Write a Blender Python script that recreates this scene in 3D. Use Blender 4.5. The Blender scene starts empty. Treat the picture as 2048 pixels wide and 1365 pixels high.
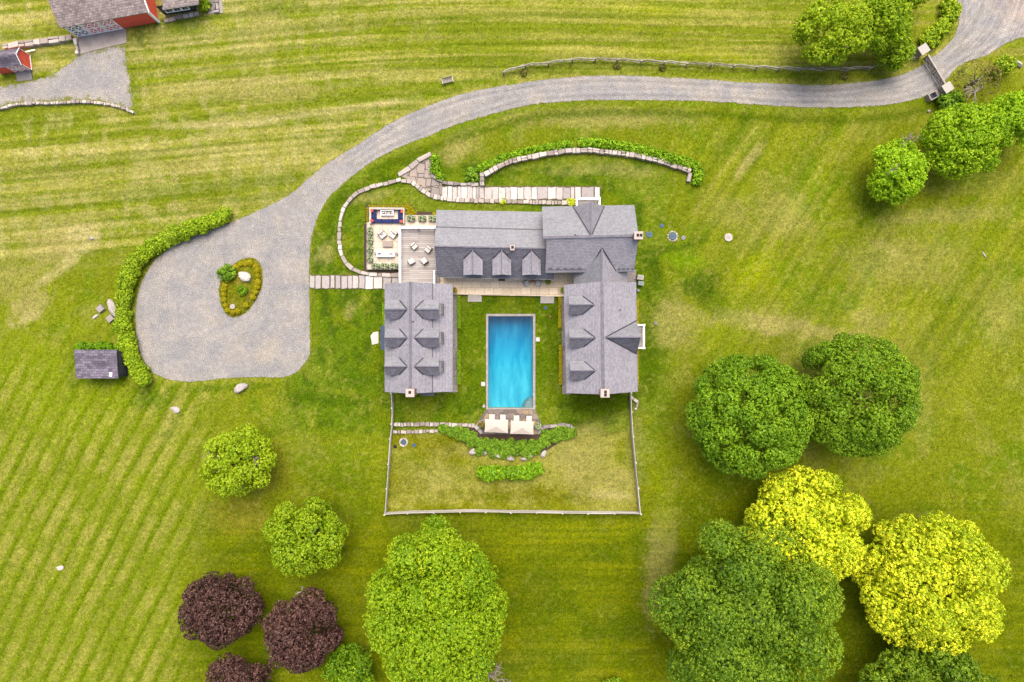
import bpy, bmesh, math, random
import numpy as np
from mathutils import Vector, Matrix
from mathutils.geometry import tessellate_polygon
S = bpy.context.scene
COL = S.collection
R = math.radians
# ------------------------------------------------------------------ camera, sky, sun, exposure
H = 93.0            # flying height above the lawn
K = 0.068           # metres on the lawn per full-size picture unit
cam = bpy.data.cameras.new('camera'); camo = bpy.data.objects.new('camera', cam); COL.objects.link(camo)
camo.location = (0, 0, H); camo.rotation_euler = (0, 0, 0)
cam.sensor_width = 36; cam.lens = 36 * H / (2048 * K); cam.clip_start = 0.5; cam.clip_end = 6000
S.camera = camo
SUN_EL, SUN_AZ = 66, 6      # the light comes from the top of the picture, slightly from the right
w = bpy.data.worlds.new('World'); S.world = w; w.use_nodes = True
nt = w.node_tree; bg = nt.nodes['Background']
sky = nt.nodes.new('ShaderNodeTexSky'); sky.sky_type = 'NISHITA'; sky.sun_disc = False
sky.sun_elevation = R(SUN_EL); sky.sun_rotation = R(SUN_AZ); sky.dust_density = 6; sky.air_density = 1.0; sky.ozone_density = 0.6
nt.links.new(sky.outputs[0], bg.inputs[0]); bg.inputs[1].default_value = 0.15
sl = bpy.data.lights.new('sun', 'SUN'); sl.energy = 2.6; sl.angle = R(48); sl.color = (1.0, 0.93, 0.82)
slo = bpy.data.objects.new('sun', sl); COL.objects.link(slo)
d = Vector((math.cos(R(SUN_EL)) * math.sin(R(SUN_AZ)), math.cos(R(SUN_EL)) * math.cos(R(SUN_AZ)), math.sin(R(SUN_EL))))
slo.rotation_euler = d.to_track_quat('Z', 'Y').to_euler(); slo.location = d * 150
S.view_settings.view_transform = 'Standard'; S.view_settings.look = 'None'
S.view_settings.exposure = 0.72; S.view_settings.gamma = 1
S.cycles.max_bounces = 8; S.cycles.transparent_max_bounces = 12

# ------------------------------------------------------------------ helpers
def P(px, py, z=0.0):
    f = K * (H - z) / H
    return Vector(((px - 1024) * f, (682.5 - py) * f, z))
def lin(c):
    c = np.asarray(c, float) / 255
    return np.where(c <= 0.04045, c / 12.92, ((c + 0.055) / 1.055) ** 2.4)
DIV = 2.3
def alb(r, g, b, k=1.0):
    v = lin((r, g, b)) / DIV * k
    return (float(v[0]), float(v[1]), float(v[2]), 1)
def tag(o, label=None, cat=None, group=None, kind=None):
    if label: o['label'] = label
    if cat: o['category'] = cat
    if group: o['group'] = group
    if kind: o['kind'] = kind
    return o
def thing(name, loc, label, cat, group=None, rz=0):
    o = bpy.data.objects.new(name, None); COL.objects.link(o); o.location = loc; o.rotation_euler = (0, 0, rz)
    o.empty_display_size = 0.3
    return tag(o, label, cat, group)
def copy_tree(o, parent=None):
    c = o.copy(); COL.objects.link(c)
    if parent is not None: c.parent = parent
    for ch in [x for x in o.children]: copy_tree(ch, c)
    return c
class MB:
    def __init__(s): s.v = []; s.f = []; s.t = []
    def poly(s, pts, t=0.5):
        b = len(s.v); s.v += [tuple(p) for p in pts]; s.f.append(list(range(b, b + len(pts)))); s.t.append(t)
    def prism(s, pts, z0, z1, t=0.5, bottom=True):
        # pts: xy CCW outline; works for convex and mild concave outlines
        n = len(pts); b = len(s.v)
        s.v += [(p[0], p[1], z0) for p in pts] + [(p[0], p[1], z1) for p in pts]
        if n <= 4: s.f.append([b + n + i for i in range(n)]); s.t.append(t)
        else:
            for tr in tessellate_polygon([[Vector((p[0], p[1], 0)) for p in pts]]):
                a, c, e = tr
                pa, pc, pe = pts[a], pts[c], pts[e]
                if (pc[0]-pa[0])*(pe[1]-pa[1]) - (pc[1]-pa[1])*(pe[0]-pa[0]) < 0: a, c, e = a, e, c
                s.f.append([b+n+a, b+n+c, b+n+e]); s.t.append(t)
        for i in range(n):
            j = (i + 1) % n; s.f.append([b + i, b + j, b + n + j, b + n + i]); s.t.append(t)
        if bottom and n <= 4: s.f.append([b + i for i in range(n)][::-1]); s.t.append(t)
    def box(s, x0, x1, y0, y1, z0, z1, t=0.5):
        s.prism([(x0, y0), (x1, y0), (x1, y1), (x0, y1)], z0, z1, t)
    def obox(s, c, sz, rz=0, t=0.5):
        # centre-bottom c, size sz, turned by rz
        a, b_ = sz[0] / 2, sz[1] / 2; co, si = math.cos(rz), math.sin(rz)
        s.prism([(c[0] + x * co - y * si, c[1] + x * si + y * co) for x, y in ((-a, -b_), (a, -b_), (a, b_), (-a, b_))], c[2], c[2] + sz[2], t)
    def slab(s, pts, th, t=0.5):
        # a sheet of any slope with thickness th measured straight down
        n = len(pts); b = len(s.v); s.v += [tuple(p) for p in pts] + [(p[0], p[1], p[2] - th) for p in pts]
        s.f.append([b + i for i in range(n)]); s.t.append(t); s.f.append([b + n + i for i in range(n)][::-1]); s.t.append(t)
        for i in range(n):
            j = (i + 1) % n; s.f.append([b + n + i, b + n + j, b + j, b + i]); s.t.append(t)
    def bar(s, a, c, wd, ht=None, t=0.5):
        a = Vector(a); c = Vector(c); ht = ht or wd; dd = (c - a).normalized()
        up = Vector((0, 0, 1)) if abs(dd.z) < 0.95 else Vector((1, 0, 0))
        sx = dd.cross(up).normalized() * wd / 2; sy = sx.cross(dd).normalized() * ht / 2
        b = len(s.v)
        for p in (a, c):
            for u, v in ((-1, -1), (1, -1), (1, 1), (-1, 1)): s.v.append(tuple(p + sx * u + sy * v))
        for q in ([0, 1, 2, 3], [7, 6, 5, 4], [0, 4, 5, 1], [1, 5, 6, 2], [2, 6, 7, 3], [3, 7, 4, 0]):
            s.f.append([b + i for i in q]); s.t.append(t)
    def tube(s, pts, rads, n=7, t=0.5, cap=True):
        rings = []
        for i, p in enumerate(pts):
            p = Vector(p); q = Vector(pts[min(i + 1, len(pts) - 1)]) - Vector(pts[max(i - 1, 0)])
            dd = q.normalized(); up = Vector((0, 0, 1)) if abs(dd.z) < 0.9 else Vector((1, 0, 0))
            a = dd.cross(up).normalized(); c = a.cross(dd).normalized(); b = len(s.v)
            for k in range(n):
                an = 2 * math.pi * k / n; s.v.append(tuple(p + (a * math.cos(an) + c * math.sin(an)) * rads[i]))
            rings.append(b)
        for i in range(len(rings) - 1):
            for k in range(n):
                j = (k + 1) % n; s.f.append([rings[i] + k, rings[i] + j, rings[i + 1] + j, rings[i + 1] + k]); s.t.append(t)
        if cap: s.f.append([rings[-1] + k for k in range(n)]); s.t.append(t); s.f.append([rings[0] + k for k in range(n)][::-1]); s.t.append(t)
    def cyl(s, c, r0, r1, z0, z1, n=16, t=0.5):
        b = len(s.v)
        for z, r in ((z0, r0), (z1, r1)):
            for k in range(n): an = 2 * math.pi * k / n; s.v.append((c[0] + r * math.cos(an), c[1] + r * math.sin(an), z))
        for k in range(n): j = (k + 1) % n; s.f.append([b + k, b + j, b + n + j, b + n + k]); s.t.append(t)
        s.f.append([b + n + k for k in range(n)]); s.t.append(t); s.f.append([b + k for k in range(n)][::-1]); s.t.append(t)
    def build(s, name, mat, parent=None, smooth=False, bevel=0.0):
        me = bpy.data.meshes.new(name)
        pv = parent.matrix_basis.inverted() if parent is not None and parent.parent is None else None
        if parent is not None and parent.parent is not None: pv = (parent.parent.matrix_basis @ parent.matrix_basis).inverted()
        V = [tuple(pv @ Vector(p)) for p in s.v] if (pv is not None and not getattr(s, 'local', False)) else s.v
        me.from_pydata(V, [], s.f); me.update()
        at = me.attributes.new('tint', 'FLOAT', 'FACE'); at.data.foreach_set('value', np.array(s.t, dtype=np.float32))
        uv = me.uv_layers.new(name='uv'); vs = me.vertices
        for p in me.polygons:
            n = p.normal
            u = Vector((-n.y, n.x, 0)); u = Vector((1, 0, 0)) if u.length < 0.02 else u.normalized()
            v = n.cross(u)
            for li in p.loop_indices:
                co = vs[me.loops[li].vertex_index].co; uv.data[li].uv = (co.dot(u), co.dot(v))
        if smooth: me.polygons.foreach_set('use_smooth', [True] * len(me.polygons))
        me.materials.append(mat)
        o = bpy.data.objects.new(name, me); COL.objects.link(o)
        if parent is not None: o.parent = parent
        if bevel:
            m = o.modifiers.new('bevel', 'BEVEL'); m.width = bevel; m.segments = 2; m.limit_method = 'ANGLE'
        return o
def lmb():
    m = MB(); m.local = True; return m

# ------------------------------------------------------------------ materials
def newmat(name):
    m = bpy.data.materials.new(name); m.use_nodes = True; t = m.node_tree
    return m, t, t.nodes['Principled BSDF']
def nd(t, kind, **kw):
    n = t.nodes.new(kind)
    for k, v in kw.items():
        if k.startswith('i_'): n.inputs[k[2:].replace('_', ' ')].default_value = v
        else: setattr(n, k, v)
    return n
def ramp(t, src, stops):
    r = t.nodes.new('ShaderNodeValToRGB'); t.links.new(src, r.inputs[0]); e = r.color_ramp.elements
    while len(e) < len(stops): e.new(0.5)
    for i, (p, c) in enumerate(stops): e[i].position = p; e[i].color = c
    return r.outputs[0]
def mix(t, a, b, f, mode='MIX'):
    m = t.nodes.new('ShaderNodeMix'); m.data_type = 'RGBA'; m.blend_type = mode
    for i, x in ((6, a), (7, b)):
        if isinstance(x, tuple): m.inputs[i].default_value = x
        else: t.links.new(x, m.inputs[i])
    if isinstance(f, (int, float)): m.inputs[0].default_value = f
    else: t.links.new(f, m.inputs[0])
    return m.outputs[2]
def attr(t, n): a = t.nodes.new('ShaderNodeAttribute'); a.attribute_name = n; return a
def objco(t): return t.nodes.new('ShaderNodeTexCoord').outputs['Object']
def uvco(t): return t.nodes.new('ShaderNodeTexCoord').outputs['UV']
def noise(t, co, sc, det=4, rough=0.6, stretch=None):
    if stretch:
        mp = t.nodes.new('ShaderNodeMapping'); mp.inputs['Scale'].default_value = stretch; t.links.new(co, mp.inputs[0]); co = mp.outputs[0]
    n = nd(t, 'ShaderNodeTexNoise'); n.inputs['Scale'].default_value = sc; n.inputs['Detail'].default_value = det
    n.inputs['Roughness'].default_value = rough; t.links.new(co, n.inputs['Vector']); return n.outputs[0]
def bump(t, bs, h, st=0.3, dist=0.05):
    b = t.nodes.new('ShaderNodeBump'); b.inputs['Strength'].default_value = st; b.inputs['Distance'].default_value = dist
    t.links.new(h, b.inputs['Height']); t.links.new(b.outputs[0], bs.inputs['Normal'])
def grey(v): return (v, v, v, 1)
def plain(name, c, rough=0.7, var=0.25, sc=3.0, metal=0.0):
    m, t, b = newmat(name); co = objco(t)
    f = noise(t, co, sc, 5, 0.65)
    a = tuple(x * (1 - var) for x in c[:3]) + (1,); z = tuple(min(1, x * (1 + var)) for x in c[:3]) + (1,)
    t.links.new(ramp(t, f, [(0.3, a), (0.7, z)]), b.inputs['Base Color'])
    b.inputs['Roughness'].default_value = rough; b.inputs['Metallic'].default_value = metal
    bump(t, b, noise(t, co, sc * 8, 3), 0.15, 0.02); return m
def tinted(name, lo, hi, rough=0.85, nsc=4.0, namt=0.5, mid=None):
    # colour picked per stone / per leaf by the mesh attribute, broken up by noise
    m, t, b = newmat(name); co = objco(t)
    st = [(0.0, lo), (1.0, hi)] if mid is None else [(0.0, lo), (0.5, mid), (1.0, hi)]
    c = ramp(t, attr(t, 'tint').outputs['Fac'], st)
    n = noise(t, co, nsc, 5, 0.7)
    c = mix(t, c, ramp(t, n, [(0.25, grey(0.45)), (0.5, grey(0.95)), (0.8, grey(1.0))]), namt, 'MULTIPLY')
    t.links.new(c, b.inputs['Base Color']); b.inputs['Roughness'].default_value = rough
    bump(t, b, n, 0.4, 0.05); return m
def slate(name, lo, hi, course=0.26, width=0.34, spec=0.35):
    m, t, b = newmat(name); uv = uvco(t)
    br = nd(t, 'ShaderNodeTexBrick'); br.offset = 0.5; t.links.new(uv, br.inputs['Vector'])
    br.inputs['Scale'].default_value = 1.0; br.inputs['Brick Width'].default_value = width; br.inputs['Row Height'].default_value = course
    br.inputs['Mortar Size'].default_value = 0.018; br.inputs['Mortar Smooth'].default_value = 0.3; br.inputs['Bias'].default_value = 0
    br.inputs['Color1'].default_value = grey(0.0); br.inputs['Color2'].default_value = grey(1.0); br.inputs['Mortar'].default_value = grey(0.1)
    big = noise(t, uv, 0.45, 5, 0.68); fine = noise(t, uv, 2.6, 4, 0.75, (1, 2.6, 1))
    f = mix(t, br.outputs['Color'], ramp(t, fine, [(0.3, grey(0)), (0.7, grey(1))]), 0.55)
    f = mix(t, f, ramp(t, big, [(0.25, grey(0)), (0.75, grey(1))]), 0.3)
    c = ramp(t, f, [(0.05, tuple(x * .90 for x in lo[:3]) + (1,)), (0.3, lo), (0.7, hi), (0.95, tuple(min(1, x * 1.08) for x in hi[:3]) + (1,))])
    c = mix(t, c, tuple(x * 0.45 for x in lo[:3]) + (1,), br.outputs['Fac'])
    t.links.new(c, b.inputs['Base Color']); b.inputs['Roughness'].default_value = 0.62
    bump(t, b, br.outputs['Color'], 0.35, 0.03); return m
def brick(name, c1, c2, mortar, bw=0.22, rh=0.075, ms=0.012, off=0.5):
    m, t, b = newmat(name); uv = uvco(t)
    br = nd(t, 'ShaderNodeTexBrick'); br.offset = off; t.links.new(uv, br.inputs['Vector']); br.inputs['Scale'].default_value = 1
    br.inputs['Brick Width'].default_value = bw; br.inputs['Row Height'].default_value = rh; br.inputs['Mortar Size'].default_value = ms
    br.inputs['Color1'].default_value = c1; br.inputs['Color2'].default_value = c2; br.inputs['Mortar'].default_value = mortar
    n = noise(t, uv, 2.5, 5, 0.7)
    c = mix(t, br.outputs['Color'], ramp(t, n, [(0.3, grey(0.6)), (0.7, grey(1))]), 0.6, 'MULTIPLY')
    t.links.new(c, b.inputs['Base Color']); b.inputs['Roughness'].default_value = 0.8; bump(t, b, br.outputs['Fac'], -0.3, 0.02); return m
def boards(name, lo, hi, w_=0.2, horiz=True):
    m, t, b = newmat(name); co = uvco(t)
    br = nd(t, 'ShaderNodeTexBrick'); br.offset = 0.37; t.links.new(co, br.inputs['Vector']); br.inputs['Scale'].default_value = 1
    br.inputs['Brick Width'].default_value = 3.4; br.inputs['Row Height'].default_value = w_; br.inputs['Mortar Size'].default_value = 0.016
    br.inputs['Color1'].default_value = lo; br.inputs['Color2'].default_value = hi; br.inputs['Mortar'].default_value = tuple(x * 0.35 for x in lo[:3]) + (1,)
    n = noise(t, co, 2.0, 4, 0.7, (0.6, 6, 1))
    c = mix(t, br.outputs['Color'], ramp(t, n, [(0.3, grey(0.62)), (0.7, grey(1))]), 0.8, 'MULTIPLY')
    t.links.new(c, b.inputs['Base Color']); b.inputs['Roughness'].default_value = 0.75; bump(t, b, br.outputs['Fac'], -0.3, 0.02); return m
def flag(name, sc, stops, joint):
    m, t, b = newmat(name); co = objco(t)
    nz = nd(t, 'ShaderNodeTexNoise'); nz.inputs['Scale'].default_value = 1.3; t.links.new(co, nz.inputs['Vector'])
    va = nd(t, 'ShaderNodeVectorMath', operation='MULTIPLY_ADD'); t.links.new(nz.outputs[1], va.inputs[0]); va.inputs[1].default_value = (0.25,) * 3; t.links.new(co, va.inputs[2])
    v = nd(t, 'ShaderNodeTexVoronoi'); v.distance = 'CHEBYCHEV'; v.inputs['Scale'].default_value = sc; v.inputs['Randomness'].default_value = 0.75; t.links.new(va.outputs[0], v.inputs['Vector'])
    v2 = nd(t, 'ShaderNodeTexVoronoi'); v2.feature = 'F2'; v2.distance = 'CHEBYCHEV'; v2.inputs['Scale'].default_value = sc; v2.inputs['Randomness'].default_value = 0.75; t.links.new(va.outputs[0], v2.inputs['Vector'])
    df = nd(t, 'ShaderNodeMath', operation='SUBTRACT'); t.links.new(v2.outputs[0], df.inputs[0]); t.links.new(v.outputs[0], df.inputs[1])
    sp = nd(t, 'ShaderNodeSeparateColor'); t.links.new(v.outputs['Color'], sp.inputs[0])
    c = ramp(t, sp.outputs[0], stops)
    c = mix(t, c, ramp(t, noise(t, co, 5, 5, 0.7), [(0.3, grey(0.6)), (0.7, grey(1))]), 0.6, 'MULTIPLY')
    edge = ramp(t, df.outputs[0], [(0.02, grey(1)), (0.07, grey(0))])
    t.links.new(mix(t, c, joint, edge), b.inputs['Base Color']); b.inputs['Roughness'].default_value = 0.85; return m
def leafmat(name, lo, mid, hi, trans=0.25, k=1.95):
    lo, mid, hi = [tuple(min(.95, x * k) for x in q[:3]) + (1,) for q in (lo, mid, hi)]
    m, t, b = newmat(name)
    c = ramp(t, attr(t, 'tint').outputs['Fac'], [(0.0, lo), (0.5, mid), (1.0, hi)])
    oi = t.nodes.new('ShaderNodeObjectInfo'); c = mix(t, c, ramp(t, oi.outputs['Random'], [(0, grey(.84)), (1, grey(1.0))]), 1.0, 'MULTIPLY')
    t.links.new(c, b.inputs['Base Color']); b.inputs['Roughness'].default_value = 0.55; b.inputs['Specular IOR Level'].default_value = 0.25
    tr = t.nodes.new('ShaderNodeBsdfTranslucent'); t.links.new(c, tr.inputs[0]); mx = t.nodes.new('ShaderNodeMixShader'); mx.inputs[0].default_value = trans
    t.links.new(b.outputs[0], mx.inputs[1]); t.links.new(tr.outputs[0], mx.inputs[2]); t.links.new(mx.outputs[0], t.nodes['Material Output'].inputs[0]); return m
M = {}
def nth(n): return '%d%s' % (n, 'th' if 10 <= n % 100 <= 20 else {1: 'st', 2: 'nd', 3: 'rd'}.get(n % 10, 'th'))
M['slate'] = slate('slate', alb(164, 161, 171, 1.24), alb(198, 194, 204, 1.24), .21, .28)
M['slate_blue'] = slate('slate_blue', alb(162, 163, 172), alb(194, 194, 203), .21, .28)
M['shingle'] = slate('wood_shingle', alb(148, 132, 130), alb(214, 196, 190), 0.3, 0.4)
M['asphalt_shingle'] = slate('asphalt_shingle', alb(92, 82, 100), alb(165, 152, 172), 0.34, 0.6)
M['lead'] = plain('lead_flashing', alb(70, 69, 82), 0.5, 0.3, 2)
M['ridge'] = plain('ridge_slate', alb(122, 118, 134), 0.6, 0.4, 1.5)
M['stucco'] = plain('stucco', alb(205, 200, 192), 0.8, 0.12, 1.5)
M['siding'] = plain('dormer_siding', alb(150, 150, 155), 0.7, 0.15, 2)
M['white'] = plain('white_paint', alb(252, 250, 248, 2.05), 0.5, 0.05, 2)
M['glass'] = plain('window_glass', (0.02, 0.025, 0.03, 1), 0.08, 0.2, 1)
M['brick'] = brick('brick', alb(196, 120, 92), alb(226, 160, 128), alb(225, 210, 195))
M['capstone'] = plain('chimney_cap', alb(236, 214, 204), 0.8, 0.12, 4)
M['black'] = plain('soot_black', (0.01, 0.01, 0.01, 1), 0.9, 0.2)
M['red'] = boards('red_barn_board', alb(244, 92, 74, 2.2), alb(250, 104, 84, 2.2), 0.25)
M['deck'] = boards('weathered_deck', alb(206, 194, 190), alb(246, 236, 230), 0.26)
M['greywood'] = boards('grey_wood', alb(150, 146, 146), alb(190, 184, 180), 0.28)
M['railwood'] = tinted('weathered_rail', alb(190, 182, 176, 1.3), alb(236, 228, 220, 1.3), 0.85, 3, 0.3)
M['oldrail'] = tinted('old_split_rail', alb(150, 140, 128, 1.3), alb(214, 204, 190, 1.3), 0.85, 3, 0.4)
M['earth'] = plain('bare_earth', alb(120, 108, 76), 0.95, 0.35, 4)
M['gatewood'] = tinted('gate_wood', alb(180, 166, 160), alb(224, 212, 204), 0.85, 3, 0.4)
M['paver'] = brick('patio_paver', alb(232, 214, 192, 1.45), alb(248, 230, 208, 1.45), alb(206, 180, 154), 1.25, 0.9, 0.02, 0.35)
M['terrace_paver'] = brick('terrace_paver', alb(232, 210, 180, 2.0), alb(250, 228, 196, 2.1), alb(200, 168, 136, 1.5), 1.25, 0.9, 0.02, 0.35)
M['palepaver'] = brick('pale_paver', alb(238, 226, 210), alb(250, 240, 228), alb(214, 200, 184), 0.9, 0.9, 0.015, 0.5)
M['coping'] = brick('pool_coping', alb(196, 186, 180), alb(218, 208, 200), alb(160, 150, 146), 0.6, 0.6, 0.015)
M['flag'] = flag('flagstone', 1.35, [(0.1, alb(138, 126, 124)), (0.45, alb(168, 152, 144)), (0.7, alb(186, 168, 152)), (0.95, alb(206, 178, 140))], alb(120, 106, 92))
M['pathflag'] = flag('path_flagstone', 0.85, [(0.1, alb(176, 162, 156)), (0.5, alb(202, 188, 180)), (0.95, alb(216, 196, 178))], alb(96, 86, 70))
M['wallstone'] = tinted('wall_stone', alb(188, 170, 160), alb(252, 240, 230, 1.1), 0.9, 3.0, 0.6)
M['greystone'] = tinted('grey_wall_stone', alb(164, 152, 150), alb(224, 212, 206), 0.9, 3.0, 0.5)
M['slab'] = tinted('pale_slab', alb(205, 194, 192), alb(252, 244, 236, 1.15), 0.85, 2.2, 0.6)
M['boulder'] = plain('boulder_stone', alb(222, 214, 208, 1.1), 0.9, 0.25, 2.5)
M['greyboulder'] = plain('grey_boulder_stone', alb(204, 194, 190, 1.15), 0.9, 0.3, 2.5)
M['navy'] = plain('navy_fabric', alb(32, 46, 110, 1.1), 0.9, 0.15, 3)
M['coral'] = plain('coral_fabric', alb(250, 104, 80), 0.9, 0.1, 3)
M['cream'] = plain('cream_cushion', alb(255, 248, 240, 1.05), 0.9, 0.04, 3)
M['canvas'] = plain('cream_canvas', alb(255, 236, 220, 1.0), 0.9, 0.03, 2)
M['wicker'] = plain('dark_wicker', alb(120, 110, 104), 0.8, 0.3, 12)
M['tabletop'] = plain('taupe_tabletop', alb(196, 176, 166), 0.7, 0.1, 3)
M['metal'] = plain('grey_metal', alb(130, 132, 140), 0.4, 0.1, 3, 0.3)
M['planterbox'] = plain('zinc_planter', alb(92, 98, 106), 0.6, 0.15, 3)
M['terracotta'] = plain('terracotta', alb(214, 140, 104), 0.8, 0.12, 3)
M['bluelid'] = plain('blue_green_lid', alb(66, 108, 138), 0.6, 0.22, 5)
M['concrete'] = plain('concrete', alb(196, 184, 178), 0.85, 0.22, 0.6)
M['paleconcrete'] = plain('pale_concrete', alb(226, 218, 208), 0.85, 0.1, 1.5)
M['bark'] = plain('bark', alb(120, 104, 92), 0.9, 0.3, 3)
M['deadwood'] = plain('dead_wood', alb(190, 172, 164), 0.9, 0.2, 3)
M['mulch'] = plain('mulch', alb(92, 70, 58), 0.95, 0.4, 9)
M['rail_green'] = plain('ac_metal', alb(160, 176, 172), 0.5, 0.1, 3)
M['L_round'] = leafmat('leaf_round', alb(72, 108, 14), alb(112, 152, 20), alb(156, 188, 34), k=2.15)
M['L_yellow'] = leafmat('leaf_yellow', alb(124, 152, 18), alb(182, 198, 28), alb(238, 232, 52), k=2.55)
M['L_dark'] = leafmat('leaf_dark', alb(66, 100, 20), alb(102, 138, 24), alb(160, 182, 36), k=2.2)
M['L_mid'] = leafmat('leaf_mid', alb(96, 136, 12), alb(138, 174, 18), alb(186, 206, 32), k=1.95)
M['L_light'] = leafmat('leaf_light', alb(112, 156, 14), alb(150, 190, 20), alb(192, 216, 36), k=2.1)
M['L_purple'] = leafmat('leaf_purple', alb(66, 42, 42), alb(106, 72, 66), alb(164, 122, 108), 0.15, k=1.25)
M['L_hedge'] = leafmat('leaf_hedge', alb(112, 148, 16), alb(158, 188, 26), alb(204, 216, 44))
M['L_low'] = leafmat('leaf_low', alb(84, 132, 10), alb(126, 170, 16), alb(176, 206, 34), k=2.1)
M['L_box'] = leafmat('leaf_boxwood', alb(140, 140, 8), alb(190, 178, 14), alb(222, 206, 30))
M['L_azalea'] = leafmat('leaf_azalea', alb(84, 124, 22), alb(126, 168, 36), alb(166, 200, 54))
M['L_flower'] = leafmat('leaf_flowers', alb(70, 120, 66), alb(150, 178, 96), alb(246, 240, 216))
M['L_rust'] = leafmat('leaf_rust', alb(104, 120, 40), alb(140, 136, 60), alb(180, 146, 86))
M['L_lav'] = leafmat('leaf_lavender', alb(96, 92, 92), alb(134, 128, 128), alb(170, 160, 168))
# ------------------------------------------------------------------ numpy noise, outlines
rng = np.random.default_rng(7)
_lat = {}
def vnoise(x, y, seed=0):
    if seed not in _lat: _lat[seed] = np.random.default_rng(seed + 100).random((256, 256))
    L = _lat[seed]; xi = np.floor(x).astype(int); yi = np.floor(y).astype(int); fx = x - xi; fy = y - yi
    fx = fx * fx * (3 - 2 * fx); fy = fy * fy * (3 - 2 * fy); xi &= 255; yi &= 255; x1 = (xi + 1) & 255; y1 = (yi + 1) & 255
    return (L[yi, xi] * (1 - fx) + L[yi, x1] * fx) * (1 - fy) + (L[y1, xi] * (1 - fx) + L[y1, x1] * fx) * fy
def fbm(x, y, seed=0, o=4):
    s = 0; a = 0.5; t = 0
    for i in range(o): s = s + a * vnoise(x * 2 ** i, y * 2 ** i, seed + i); t += a; a *= 0.55
    return s / t
def segdist(X, Y, pts, closed=False):
    D = np.full(X.shape, 1e9)
    n = len(pts)
    for i in range(n if closed else n - 1):
        ax, ay = pts[i]; bx, by = pts[(i + 1) % n]; vx, vy = bx - ax, by - ay; L = vx * vx + vy * vy + 1e-9
        t = np.clip(((X - ax) * vx + (Y - ay) * vy) / L, 0, 1)
        D = np.minimum(D, (X - ax - t * vx) ** 2 + (Y - ay - t * vy) ** 2)
    return np.sqrt(D)
def inside(X, Y, pts):
    c = np.zeros(X.shape, bool); n = len(pts)
    for i in range(n):
        ax, ay = pts[i]; bx, by = pts[(i + 1) % n]
        if ay == by: continue
        c ^= ((ay > Y) != (by > Y)) & (X < (bx - ax) * (Y - ay) / (by - ay) + ax)
    return c
def sdf(X, Y, pts): d_ = segdist(X, Y, pts, True); return np.where(inside(X, Y, pts), d_, -d_)
def smooth(pts, k=2, closed=True):
    for _ in range(k):
        q = []; n = len(pts)
        for i in range(n if closed else n - 1):
            a = pts[i]; b = pts[(i + 1) % n]
            q += [(a[0] * .75 + b[0] * .25, a[1] * .75 + b[1] * .25), (a[0] * .25 + b[0] * .75, a[1] * .25 + b[1] * .75)]
        if not closed: q = [pts[0]] + q + [pts[-1]]
        pts = q
    return pts
UP = [(1913,-60),(1913,0),(1917,40),(1910,68),(1893,90),(1866,112),(1840,132),(1800,150),(1745,161),(1690,167),(1630,170),(1560,166),(1500,164),(1440,160),(1380,156),(1320,153),(1260,150),(1200,150),(1150,152),(1100,157),(1050,163),(1000,171),(950,180),(905,192),(860,209),(820,225),(780,245),(740,270),(710,292),(680,308),(650,328),(620,352),(590,380),(560,400),(520,418),(470,441),(430,455),(400,466),(360,482),(325,503),(300,530),(283,560),(272,595),(269,640),(273,690),(285,722),(300,745),(330,760),(370,766),(400,765),(450,758),(500,756),(560,757),(580,755)]
LO = [(605,737),(620,715),(622,690),(621,640),(620,580),(620,540),(621,500),(626,465),(638,430),(655,400),(680,375),(710,350),(745,325),(780,305),(820,288),(860,273),(900,255),(940,243),(990,228),(1040,215),(1090,208),(1140,204),(1200,202),(1280,202),(1360,203),(1440,206),(1500,210),(1560,215),(1620,217),(1680,217),(1740,215),(1790,210),(1840,198),(1868,188),(1890,165),(1912,138),(1935,124),(1965,117),(1990,104),(2010,88),(2048,76),(2160,48),(2160,-60)]
DRIVE = smooth(UP + LO, 1)
ISLAND = smooth([(443,552),(467,525),(490,515),(512,515),(526,531),(528,562),(520,591),(504,616),(485,634),(462,638),(446,626),(438,600),(437,573)], 2)
YARD = smooth([(-80,185),(0,173),(56,163),(107,150),(153,113),(158,107),(252,84),(255,130),(264,185),(267,228),(241,211),(211,205),(165,201),(102,204),(33,206),(-80,226)], 1)
FENCE = [(785,786),(786.4,815),(785.6,846.5),(782.4,875.5),(779,925.6),(775.8,974),(771.9,1025.7),(818,1023),(869.4,1022),(921.4,1020.5),(972,1020.5),(1021.8,1021.8),(1072.4,1021.8),(1123.8,1023),(1173.9,1023.6),(1226.7,1023.6),(1278.9,1024.4),(1274,973),(1268.8,923),(1264,871.5),(1261,822.7),(1259.6,784.5)]
def mesh_np(name, V, F, mat, attrs=None, cols=None, smooth_=False, parent=None):
    me = bpy.data.meshes.new(name); n = len(V); m, k = F.shape
    me.vertices.add(n); me.vertices.foreach_set('co', np.ascontiguousarray(V, dtype=np.float32).ravel())
    me.loops.add(m * k); me.loops.foreach_set('vertex_index', np.ascontiguousarray(F, dtype=np.int32).ravel())
    me.polygons.add(m); me.polygons.foreach_set('loop_start', np.arange(0, m * k, k, dtype=np.int32))
    if smooth_: me.polygons.foreach_set('use_smooth', np.ones(m, bool))
    for nm, (dom, arr) in (attrs or {}).items():
        a = me.attributes.new(nm, 'FLOAT', dom); a.data.foreach_set('value', np.ascontiguousarray(arr, dtype=np.float32))
    for nm, arr in (cols or {}).items():
        a = me.attributes.new(nm, 'FLOAT_COLOR', 'POINT'); a.data.foreach_set('color', np.ascontiguousarray(arr, dtype=np.float32).ravel())
    me.update(calc_edges=True); me.materials.append(mat)
    o = bpy.data.objects.new(name, me); COL.objects.link(o)
    if parent is not None: o.parent = parent
    return o

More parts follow.
